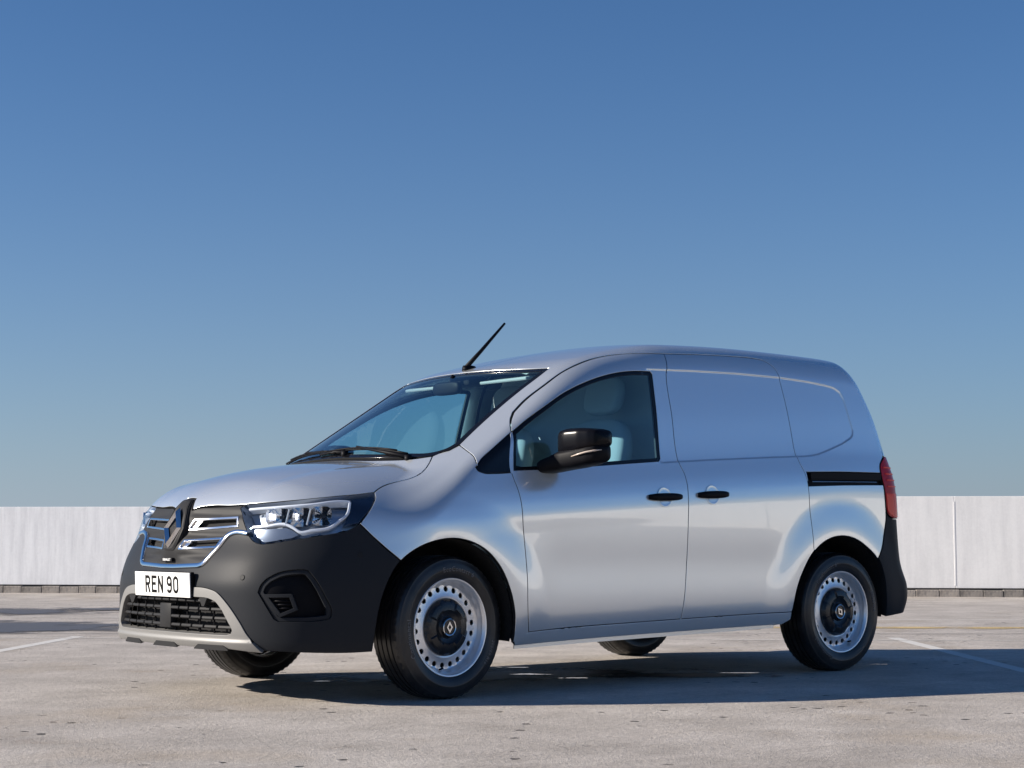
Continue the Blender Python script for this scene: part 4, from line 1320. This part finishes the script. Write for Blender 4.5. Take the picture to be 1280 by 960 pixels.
# --- arch liners, underbody, axles
def liner(loop_, cx, depth):
    bm = bmesh.new()
    L = np.asarray(loop_)
    a = [bm.verts.new(Vector(p) + Vector((0, .012, 0)) + Vector((p[0] - cx, 0, p[2] - .32)) * -.005) for p in L]
    b = [bm.verts.new(Vector((p[0], -depth, p[2] + .012))) for p in L]
    for k in range(len(L) - 1): bm.faces.new((a[k], a[k + 1], b[k + 1], b[k]))
    bm.faces.new(b)
    bmesh.ops.recalc_face_normals(bm, faces=bm.faces)
    return bm_obj("wheel_arch_liner", bm, M_UNDER, van, smooth=False)
lin = [liner(arch_f, -.03, .56), liner(arch_r, 2.67, .60)]
bm = bmesh.new()
bm_box(bm, (1.30, 0, .315), (1.72, 1.60, .13), .03)             # battery tray / floor between the axles
bm_box(bm, (-.60, 0, .285), (.50, 1.10, .10), .03)
bm_box(bm, (2.95, 0, .42), (.75, 1.12, .12), .03)
bm_box(bm, (2.55, 0, .45), (.80, 1.1, .12), .02)
bm_box(bm, (0, 0, .50), (1.0, 1.08, .35), .03)
under = bm_obj("underbody", bm, M_UNDER, van)
def tube_part(name, pts, r):
    bm = bmesh.new(); bm_tube(bm, pts, r, 9); bmesh.ops.recalc_face_normals(bm, faces=bm.faces); return bm_obj(name, bm, M_UNDER, van, smooth=True)
tube_part("axle", [(0, -.74, .30), (0, -.45, .27), (0, .45, .27), (0, .74, .30)], .03)
tube_part("axle", [(2.716, -.74, .32), (2.70, -.5, .29), (2.70, .5, .29), (2.716, .74, .32)], .045)
for s in (-1, 1): tube_part("trailing_arm", [(2.15, s * .62, .30), (2.45, s * .62, .275), (2.70, s * .62, .30)], .03)
for nm, c_, s_ in (("splash_shield", (-.30, .28, .215), (.30, .46, .02)), ("jacking_bracket", (2.12, -.70, .262), (.22, .10, .05))):
    bm = bmesh.new(); bm_box(bm, c_, s_, .006); bm_obj(nm, bm, M_UNDER, van)

# --- cabin
bm = bmesh.new()
# dashboard: lofted across the car
prof = [(.16, .70), (.00, 1.00), (.05, 1.085), (.20, 1.10), (.42, 1.065), (.53, 1.00), (.55, .92), (.50, .70)]
rings = []
for y in np.linspace(-.80, .80, 9):
    k = .10 * (abs(y) / .8) ** 2
    rings.append([Vector((x_ + k, y, z_)) for x_, z_ in prof])
bm_loft(bm, rings)
bmesh.ops.recalc_face_normals(bm, faces=bm.faces)
dash = bm_obj("dashboard", bm, M_DASH, van, angle=.6)
bm = bmesh.new(); bm_loft(bm, superell((.42, .38, 1.10), (.10, .19, .045), 3, 20, 10)); bmesh.ops.recalc_face_normals(bm, faces=bm.faces)
bm_obj("instrument_hood", bm, M_DASH, dash, smooth=True)
bm = bmesh.new()
ctr = Vector((.66, .38, 1.06)); ax = Vector((.42, 0, .9)).normalized(); a = Vector((0, 1, 0)); b = ax.cross(a)
bm_tube(bm, [ctr + (a * math.cos(t) + b * math.sin(t)) * .185 for t in np.linspace(0, 2 * math.pi, 33)], .015, 8, cap=False, upv=ax)
bm_tube(bm, [ctr + a * .18, ctr - ax * .02, ctr - a * .18], [.015, .05, .015], 8, upv=ax); bm_tube(bm, [ctr, ctr - ax * .3], .03, 8)
bmesh.ops.recalc_face_normals(bm, faces=bm.faces)
bm_obj("steering_wheel", bm, M_DASH, van, smooth=True)
def seat(y):
    s = empty("seat", (1.05, y, .55), 0, van)
    def blob(nm, c, sz, e, rotm=None):
        bm = bmesh.new(); r = superell((0, 0, 0), sz, e, 24, 14)
        bm_loft(bm, [[(rotm @ q if rotm else q) + Vector(c) for q in ring] for ring in r])
        bmesh.ops.recalc_face_normals(bm, faces=bm.faces); bm_obj(nm, bm, M_SEAT, s, smooth=True)
    tilt = Matrix.Rotation(math.radians(14), 3, 'Y')
    blob("seat_cushion", (0, 0, .16), (.27, .25, .09), 4)
    blob("seat_back", (.27, 0, .50), (.065, .245, .31), 3.6, tilt)
    blob("headrest", (.355, 0, .93), (.045, .135, .105), 3.4, tilt)
seat(.40); seat(-.40)
bm = bmesh.new()
bm_prism(bm, [(-.80, .40), (.80, .40), (.80, 1.05), (.66, 1.58), (.60, 1.66), (-.60, 1.66), (-.66, 1.58), (-.80, 1.05)], 1.54, 1.56, Matrix(((0, 0, 1, 0), (1, 0, 0, 0), (0, 1, 0, 0), (0, 0, 0, 1))))
bmesh.ops.recalc_face_normals(bm, faces=bm.faces)
bulk = bm_obj("bulkhead", bm, M_LINING, van)
bm = bmesh.new()
L = []
for x_ in np.linspace(.80, 1.54, 8): L.append([Vector((x_, y, float(topP(x_, y)[0, 2]) - .035)) for y in np.linspace(-.58, .58, 9)])
vr = [[bm.verts.new(p) for p in r] for r in L]
for r0, r1 in zip(vr, vr[1:]):
    for k in range(8): bm.faces.new((r0[k], r0[k + 1], r1[k + 1], r1[k]))
bm_obj("roof_lining", bm, M_LINING, van, smooth=True)
bm = bmesh.new()
bm_box(bm, (.90, 0, .46), (1.5, 1.6, .06), .0)
bm_obj("cabin_floor", bm, M_DASH, van)
bm = bmesh.new(); bm_loft(bm, superell((.66, 0, 1.505), (.02, .115, .035), 4, 20, 10)); bm_tube(bm, [(.67, 0, 1.52), (.70, 0, 1.575)], .012, 8)
bmesh.ops.recalc_face_normals(bm, faces=bm.faces)
bm_obj("rear_view_mirror", bm, M_BLACK, van, smooth=True)
bm = bmesh.new(); bm_box(bm, (.80, 0, 1.548), (.13, .17, .05), .012)
bm_obj("camera_pod", bm, M_DARK, van, smooth=False)
for y in (-.33, .33):
    bm = bmesh.new(); bm_box(bm, (.84, y, 1.545), (.16, .38, .018), .008, rot=Matrix.Rotation(math.radians(-12), 3, 'Y'))
    bm_obj("sun_visor", bm, M_LINING, van)
P = on(TOP, np.array([(.797, -.520), (.800, -.455), (.765, -.455), (.762, -.520)])); N = gradg(P); P = P - N * .010
bm = bmesh.new(); bm.faces.new([bm.verts.new(Vector(p)) for p in P]); bm_obj("screen_sticker", bm, M_STICK, screen)
# inner door linings
bm = bmesh.new()
pts = [(.50, -.845, 1.03), (1.45, -.845, 1.09), (1.45, -.85, .45), (.50, -.85, .45)]
bm_loft(bm, [[Vector(p) for p in pts], [Vector(p) + Vector((0, .05, 0)) for p in pts]])
bmesh.ops.recalc_face_normals(bm, faces=bm.faces)
lining = bm_obj("door_lining", bm, M_DASH, front_door)

# --- the far side: mirrored twins
fd2 = mirror(front_door)
for ch in list(front_door.children): mirror(ch, fd2)
for o in (slide_door, tail, rear_door, sill, sill_flange, quarter, fender, lin[0], lin[1], trough):
    o2 = mirror(o)
    if o in (slide_door, tail):
        for ch in list(o.children): mirror(ch, o2)
l2 = mirror(lens)
for ch in list(lens.children): mirror(ch, l2)
m2 = empty("wing_mirror", (.70, .90, 1.10), 0, van)
for ch in list(mir.children): mirror(ch, m2)
# ---------------------------------------------------------------- the roof deck
WALL_A = Vector((4.744, 14.843, 0)); WD = Vector((0.70100, -0.71316, 0)); WN = Vector((-0.71316, -0.70100, 0))   # along the wall, and towards the van
def at(u, v, z=0.0): return WALL_A + WD * u + WN * v + Vector((0, 0, z))     # u along the wall, v out from it

def node(nt, t, **kw):
    n = nt.nodes.new(t)
    for k, v in kw.items():
        if k in n.inputs: n.inputs[k].default_value = v
        else: setattr(n, k, v)
    return n
def ramp(nt, src, stops):
    r = nt.nodes.new("ShaderNodeValToRGB")
    el = r.color_ramp.elements
    while len(el) < len(stops): el.new(0.5)
    for e, (p, c) in zip(el, stops):
        e.position = p; e.color = (*c, 1) if len(c) == 3 else c
    nt.links.new(src, r.inputs[0]); return r
def mixc(nt, fac, a, b, mode='MIX'):
    m = nt.nodes.new("ShaderNodeMix"); m.data_type = 'RGBA'; m.blend_type = mode
    for s, v in ((m.inputs[0], fac), (m.inputs[6], a), (m.inputs[7], b)):
        if hasattr(v, 'links'): nt.links.new(v, s)
        elif isinstance(v, (int, float)): s.default_value = v
        else: s.default_value = (*v, 1)
    return m.outputs[2]
def math_(nt, op, a, b=None):
    m = nt.nodes.new("ShaderNodeMath"); m.operation = op
    for s, v in zip(m.inputs, (a, b)):
        if v is None: continue
        if hasattr(v, 'links'): nt.links.new(v, s)
        else: s.default_value = v
    return m.outputs[0]

def deck_material():
    m = bpy.data.materials.new("deck_concrete"); m.use_nodes = True; nt = m.node_tree; b = nt.nodes["Principled BSDF"]
    tc = nt.nodes.new("ShaderNodeTexCoord"); obj_ = tc.outputs["Object"]
    def noise(scale, detail=6, rough=.6, vec=obj_, dist=0.0):
        n = node(nt, "ShaderNodeTexNoise", Scale=scale, Detail=detail, Roughness=rough, Distortion=dist); nt.links.new(vec, n.inputs["Vector"]); return n.outputs["Fac"]
    def mapped(sc, rotz=0.0, loc=(0, 0, 0)):
        mp = nt.nodes.new("ShaderNodeMapping"); mp.inputs["Scale"].default_value = sc; mp.inputs["Rotation"].default_value = (0, 0, rotz); mp.inputs["Location"].default_value = loc
        nt.links.new(obj_, mp.inputs["Vector"]); return mp.outputs[0]
    big = noise(.35, 5); mid = noise(2.2, 6, .65); fine = noise(38, 5, .7); grit = noise(170, 3, .7)
    c = ramp(nt, big, [(.30, (.51, .468, .425)), (.70, (.63, .585, .535))]).outputs[0]
    c = mixc(nt, .8, c, ramp(nt, mid, [(.28, (.62, .60, .58)), (.72, (1.14, 1.13, 1.12))]).outputs[0], 'MULTIPLY')
    c = mixc(nt, .75, c, ramp(nt, fine, [(.25, (.60, .59, .58)), (.72, (1.26, 1.26, 1.26))]).outputs[0], 'MULTIPLY')
    c = mixc(nt, .8, c, ramp(nt, grit, [(.30, (.42, .42, .42)), (.70, (1.42, 1.42, 1.42))]).outputs[0], 'MULTIPLY')
    # brushed drag marks lying along the wall
    str_ = noise(1.0, 5, .6, mapped((1.4, 22, 1), math.radians(42)))
    c = mixc(nt, .35, c, ramp(nt, str_, [(.3, (.78, .77, .76)), (.7, (1.1, 1.1, 1.1))]).outputs[0], 'MULTIPLY')
    # dark pits: elongated specks lying along x - the camera sees them as short dashes
    vo = node(nt, "ShaderNodeTexVoronoi", Scale=8.5, Randomness=1.0); nt.links.new(mapped((1.0, 1.0, 1), math.radians(40)), vo.inputs["Vector"])
    wob = math_(nt, 'ADD', vo.outputs["Distance"], math_(nt, 'MULTIPLY', math_(nt, 'SUBTRACT', fine, .5), .30))
    gate = math_(nt, 'GREATER_THAN', node_sep(nt, vo.outputs["Color"]), .45)
    patch = ramp(nt, noise(.8, 3, .5, mapped((1, 1, 1), 0, (3.1, 7.7, 0))), [(.50, (0, 0, 0)), (.57, (1, 1, 1))]).outputs[0]
    pit = math_(nt, 'MULTIPLY', math_(nt, 'MULTIPLY', ramp(nt, wob, [(.145, (1, 1, 1)), (.18, (0, 0, 0))]).outputs[0], gate), patch)
    c = mixc(nt, math_(nt, 'MULTIPLY', pit, .95), c, (.035, .033, .032))
    # worn orange-brown stain beside the front wheel and by the wall
    st = ramp(nt, noise(.9, 4, .6, mapped((1, 1, 1), 0, (11.3, 2.2, 0))), [(.54, (0, 0, 0)), (.72, (1, 1, 1))]).outputs[0]
    c = mixc(nt, math_(nt, 'MULTIPLY', st, .35), c, (.36, .27, .17))
    nt.links.new(c, b.inputs["Base Color"])
    b.inputs["Roughness"].default_value = .86
    b.inputs["Specular IOR Level"].default_value = .3
    hgt = math_(nt, 'ADD', math_(nt, 'MULTIPLY', grit, .5), math_(nt, 'ADD', math_(nt, 'MULTIPLY', fine, .9), math_(nt, 'MULTIPLY', pit, -1.2)))
    bp = node(nt, "ShaderNodeBump", Strength=.8, Distance=.010); nt.links.new(hgt, bp.inputs["Height"]); nt.links.new(bp.outputs[0], b.inputs["Normal"])
    return m
def node_sep(nt, col):
    s = nt.nodes.new("ShaderNodeSeparateColor"); nt.links.new(col, s.inputs[0]); return s.outputs[0]
M_DECK = deck_material()

def worn_paint(name, col, cover):
    """Road paint worn through to the concrete: gaps are cut by noise, so the bare deck shows."""
    m = bpy.data.materials.new(name); m.use_nodes = True; nt = m.node_tree; b = nt.nodes["Principled BSDF"]
    tc = nt.nodes.new("ShaderNodeTexCoord")
    n = node(nt, "ShaderNodeTexNoise", Scale=28, Detail=8, Roughness=.75); nt.links.new(tc.outputs["Object"], n.inputs["Vector"])
    n2 = node(nt, "ShaderNodeTexNoise", Scale=2.5, Detail=4, Roughness=.6); nt.links.new(tc.outputs["Object"], n2.inputs["Vector"])
    s = math_(nt, 'ADD', math_(nt, 'MULTIPLY', n.outputs["Fac"], .6), math_(nt, 'MULTIPLY', n2.outputs["Fac"], .4))
    a = ramp(nt, s, [(cover - .05, (0, 0, 0)), (cover + .05, (1, 1, 1))])
    nt.links.new(a.outputs[0], b.inputs["Alpha"])
    b.inputs["Base Color"].default_value = (*col, 1); b.inputs["Roughness"].default_value = .75
    return m
M_LINE = worn_paint("bay_paint", (.62, .60, .56), .40)
M_FAINT = worn_paint("faded_paint", (.60, .57, .52), .45)
M_YELLOW = worn_paint("yellow_paint", (.56, .42, .20), .47)

def sheet(name, pts, z, m, kind='structure', fan=True):
    bm = bmesh.new()
    bm.faces.new([bm.verts.new((p[0], p[1], z)) for p in pts])
    bmesh.ops.recalc_face_normals(bm, faces=bm.faces)
    for f in bm.faces:
        if f.normal.z < 0: f.normal_flip()
    bmesh.ops.triangulate(bm, faces=bm.faces)
    o = bm_obj(name, bm, m)
    o["kind"] = kind
    return o
# deck as one sheet as far as its parapets; the far terrain lies well below and runs to the horizon
c4 = [at(-40, -.3), at(30.3, -.3), at(30.3, 30), at(-40, 30)]
deck = sheet("deck", c4, 0.0, M_DECK)
M_TERR = mat("terrain_green", (.10, .11, .07), .95, noise=(.02, (.07, .085, .05), (.16, .15, .12)))
terr = sheet("terrain", [(-4000, -4000), (4000, -4000), (4000, 4000), (-4000, 4000)], -14.0, M_TERR)

def band(name, a, b, w, z, m):
    a, b = Vector((*a, 0)), Vector((*b, 0)); d = (b - a).normalized(); n = Vector((-d.y, d.x, 0)) * w / 2
    return sheet(name, [a + n, a - n, b - n, b + n], z, m)
band("bay_line", (5.50, .97), (2.6, -2.65), .095, .001, M_LINE)
band("bay_line", (.92, 4.83), (-1.6, 2.1), .095, .001, M_LINE)
band("bay_line", (10.2, 2.4), (8.3, .05), .095, .001, M_LINE)
band("cross_line", (-1.0, 6.25), (8.2, -1.85), .06, .002, M_FAINT)
band("cross_line", (-.6, 10.35), (13.4, -2.3), .08, .001, M_FAINT)
band("yellow_line", (5.2, 3.15), (9.6, -.75), .30, .003, M_YELLOW)
# expansion joint: a recessed slot read as a dark line
M_JOINT_SHADE = mat("sealant_and_gap_shade", (.045, .042, .04), .7)  # joint sealant; also the painted shade under the parapet panels
band("expansion_joint", (-4.0, 9.17), (12.0, -3.60), .022, .004, M_JOINT_SHADE)

# dark damp patches and standing drops
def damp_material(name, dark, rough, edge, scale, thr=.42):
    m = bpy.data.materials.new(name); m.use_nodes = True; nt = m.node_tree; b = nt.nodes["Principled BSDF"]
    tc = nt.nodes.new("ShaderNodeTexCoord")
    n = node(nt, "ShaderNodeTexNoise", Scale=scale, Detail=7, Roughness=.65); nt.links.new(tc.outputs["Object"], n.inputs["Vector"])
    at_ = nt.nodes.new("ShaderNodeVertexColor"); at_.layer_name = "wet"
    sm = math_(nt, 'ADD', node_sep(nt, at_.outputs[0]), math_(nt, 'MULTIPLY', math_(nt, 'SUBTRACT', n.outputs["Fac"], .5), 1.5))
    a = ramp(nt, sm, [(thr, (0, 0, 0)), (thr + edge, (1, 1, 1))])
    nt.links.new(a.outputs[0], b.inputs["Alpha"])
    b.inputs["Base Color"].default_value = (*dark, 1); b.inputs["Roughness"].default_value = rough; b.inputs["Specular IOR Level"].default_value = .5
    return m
M_DAMP = damp_material("damp_concrete", (.090, .086, .086), .5, .30, 1.5, .16)
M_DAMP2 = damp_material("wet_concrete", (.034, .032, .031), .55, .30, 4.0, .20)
def wet(name, c, rx, ry, rot, z, m, n=40, rings=8):
    bm = bmesh.new(); lay = bm.loops.layers.color.new("wet")
    cv = bm.verts.new((c[0], c[1], z)); rr = [[cv] * n]
    for j in range(1, rings + 1):
        f = j / rings
        rr.append([bm.verts.new((c[0] + f * (rx * math.cos(t) * math.cos(rot) - ry * math.sin(t) * math.sin(rot)), c[1] + f * (rx * math.cos(t) * math.sin(rot) + ry * math.sin(t) * math.cos(rot)), z)) for t in np.linspace(0, 2 * math.pi, n, endpoint=False)])
    lev = {cv: 1.0}
    for j in range(1, rings + 1):
        for v in rr[j]: lev[v] = max(0.0, 1.0 - (j / rings) ** 1.5) 
    for k in range(n): bm.faces.new((cv, rr[1][k], rr[1][(k + 1) % n]))
    for j in range(1, rings):
        for k in range(n): bm.faces.new((rr[j][k], rr[j + 1][k], rr[j + 1][(k + 1) % n], rr[j][(k + 1) % n]))
    for f in bm.faces:
        for l in f.loops: v = lev[l.vert]; l[lay] = (v, v, v, 1)
    o = bm_obj(name, bm, m); o["kind"] = "structure"; return o
wet("damp_patch", (.5, 6.8), 3.0, 1.7, math.radians(-38), .005, M_DAMP)
wet("damp_patch", (1.6, 9.8), 3.0, 1.3, math.radians(-40), .006, M_DAMP)
wet("damp_patch", (-1.2, 8.9), 1.8, .8, math.radians(-38), .007, M_DAMP)
wet("damp_patch", (3.5, 8.9), 1.3, .60, math.radians(-35), .008, M_DAMP)
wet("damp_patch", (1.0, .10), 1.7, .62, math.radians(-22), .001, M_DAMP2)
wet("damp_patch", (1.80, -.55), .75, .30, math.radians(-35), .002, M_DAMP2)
# shallow puddles: broken films of water left in the hollows of the deck
M_WATER = damp_material("puddle_water", (.02, .022, .024), .02, .04, 15.0, .80)
for c, rx, ry, rot in (((1.45, .42), .42, .10, -42), ((1.20, -.02), .42, .14, -40), ((1.22, -.36), .40, .10, -38), ((.60, .38), .36, .10, -40), ((.85, .08), .30, .10, -45), ((2.15, -.66), .45, .07, -38), ((3.25, -.72), .30, .05, -40), ((.08, .30), .22, .06, -30)):
    wet("puddle", c, rx, ry, math.radians(rot), .0035, M_WATER, 32, 6)

# ---------------------------------------------------------------- parapet with its kerb
def wall_material(name, base, dirt, streak):
    m = bpy.data.materials.new(name); m.use_nodes = True; nt = m.node_tree; b = nt.nodes["Principled BSDF"]
    tc = nt.nodes.new("ShaderNodeTexCoord"); obj_ = tc.outputs["Object"]
    def noise(sc, d, r, s=(1, 1, 1)):
        mp = nt.nodes.new("ShaderNodeMapping"); mp.inputs["Scale"].default_value = s; nt.links.new(obj_, mp.inputs["Vector"])
        n = node(nt, "ShaderNodeTexNoise", Scale=sc, Detail=d, Roughness=r); nt.links.new(mp.outputs[0], n.inputs["Vector"]); return n.outputs["Fac"]
    n1 = noise(1.6, 6, .6); n2 = noise(3.2, 7, .7, (3.2, 3.2, .35)); n3 = noise(30, 5, .7); n4 = noise(7, 8, .75)
    c = ramp(nt, n1, [(.3, tuple(v * .95 for v in base)), (.7, base)]).outputs[0]
    c = mixc(nt, streak, c, ramp(nt, n2, [(.32, (.66, .66, .68)), (.60, (1.03, 1.03, 1.03))]).outputs[0], 'MULTIPLY')
    c = mixc(nt, .35, c, ramp(nt, n3, [(.3, (.86, .86, .86)), (.7, (1.05, 1.05, 1.05))]).outputs[0], 'MULTIPLY')
    c = mixc(nt, ramp(nt, n4, [(.66, (0, 0, 0)), (.74, (dirt, dirt, dirt))]).outputs[0], c, (.33, .32, .31))
    nt.links.new(c, b.inputs["Base Color"]); b.inputs["Roughness"].default_value = .8
    bp = node(nt, "ShaderNodeBump", Strength=.25, Distance=.006); nt.links.new(n4, bp.inputs["Height"]); nt.links.new(bp.outputs[0], b.inputs["Normal"])
    return m
M_WALLW = wall_material("white_wall", (.90, .89, .87), .14, .3)
M_WALLG = wall_material("grey_white_wall", (.90, .905, .91), .40, .5)
M_KERB = mat("kerb_stone", (.30, .27, .24), .9, bump=(30, .6, .01), noise=(5, (.17, .15, .135), (.40, .36, .32)))
M_KERB2 = mat("kerb_stone_dark", (.22, .2, .18), .9, bump=(30, .6, .01), noise=(5, (.12, .11, .10), (.32, .29, .26)))
M_WALLC = wall_material("added_tail_wall", (.60, .58, .55), .5, .6)  # tone set to dim this added wall's reflection in the van's side
BASE = .085
def block_between(name, u0, u1, v0, v1, z0, z1, m, parent, bevel=.008, jit=0.0):
    bm = bmesh.new(); bm_box(bm, (0, 0, 0), (u1 - u0, v1 - v0, z1 - z0), bevel)
    M = Matrix.Translation(at((u0 + u1) / 2, (v0 + v1) / 2, (z0 + z1) / 2)) @ Matrix.Rotation(math.atan2(WD.y, WD.x) + jit, 4, 'Z')
    o = bm_obj(name, bm, m, parent)
    o.matrix_world = M
    return o
wall = empty("parapet_wall", at(6, -.15, 0))
tag(wall, "white painted concrete parapet wall running behind the van, streaked grey at its left end", "wall", kind="thing")
bpy.context.view_layer.update()
joints = [-39.0, -33.0, -27.0, -21.0, -15.0, -9.2, -3.3, 2.1, 6.9, 12.166, 17.6, 23.5, 30.1]
for k, (a, b) in enumerate(zip(joints, joints[1:])):
    left = b < 7.5
    top = 1.125 if left else 1.245
    o = block_between("wall_panel", a + .001, b - .001, -.22, .0, BASE + .02, top, M_WALLG if left else M_WALLW, None, .004)
    mw = o.matrix_world.copy(); o.parent = wall; o.matrix_parent_inverse = wall.matrix_world.inverted(); o.matrix_world = mw
for u_ in joints[1:-1]:
    o = block_between("joint_bead", u_ - .009, u_ + .009, -.02, .0025, BASE + .05, (1.12 if u_ < 7.5 else 1.24) - .06, M_WALLW, None, .001)
    mw = o.matrix_world.copy(); o.parent = wall; o.matrix_parent_inverse = wall.matrix_world.inverted(); o.matrix_world = mw
o = block_between("wall_gap_shade", -39, 30, -.20, -.012, -.3, BASE + .021, M_JOINT_SHADE, None, 0)  # near-black strip: shadow of the panels' overhang put into its colour
mw = o.matrix_world.copy(); o.parent = wall; o.matrix_parent_inverse = wall.matrix_world.inverted(); o.matrix_world = mw
kerb = empty("kerb", at(6, .05, 0))
tag(kerb, "low row of weathered kerb blocks along the foot of the white parapet", "kerb", kind="thing")
bpy.context.view_layer.update()
u = -4.0; kr = random.Random(5)
while u < 17.5:
    L_ = kr.uniform(.22, .29)
    o = block_between("kerb_block", u + .002, u + L_ - .002, -.03, .075 + kr.uniform(-.003, .003), -.05, BASE + kr.uniform(-.006, .006), M_KERB if kr.random() < .7 else M_KERB2, None, .008, kr.uniform(-.01, .01))
    mw = o.matrix_world.copy(); o.parent = kerb; o.matrix_parent_inverse = kerb.matrix_world.inverted(); o.matrix_world = mw
    u += L_
# the parapet behind the camera, and one added for its reflection in the doors
def plain_wall(p, q, label, m):
    w = empty("parapet_wall", (p + q) / 2); tag(w, label, "wall", kind="thing")
    bpy.context.view_layer.update()
    d = q - p; n = max(1, round(d.length / 5.5))
    for k in range(n):
        a, b = p + d * (k / n), p + d * ((k + 1) / n)
        bm = bmesh.new(); bm_box(bm, (0, 0, 0), ((b - a).length - .012, .22, 1.25), .012)
        o = bm_obj("wall_panel", bm, m); mw = Matrix.Translation((a + b) / 2 + Vector((0, 0, .625))) @ Matrix.Rotation(math.atan2(d.y, d.x), 4, 'Z')
        o.parent = w; o.matrix_parent_inverse = w.matrix_world.inverted(); o.matrix_world = mw
plain_wall(at(-40, 29.8), at(29.8, 29.8), "white parapet across the far edge of the deck, behind the photographer", M_WALLW)
plain_wall(at(30.21, -.2), at(30.21, 29.9), "bare concrete parapet closing the deck beyond the van's tail", M_WALLC)
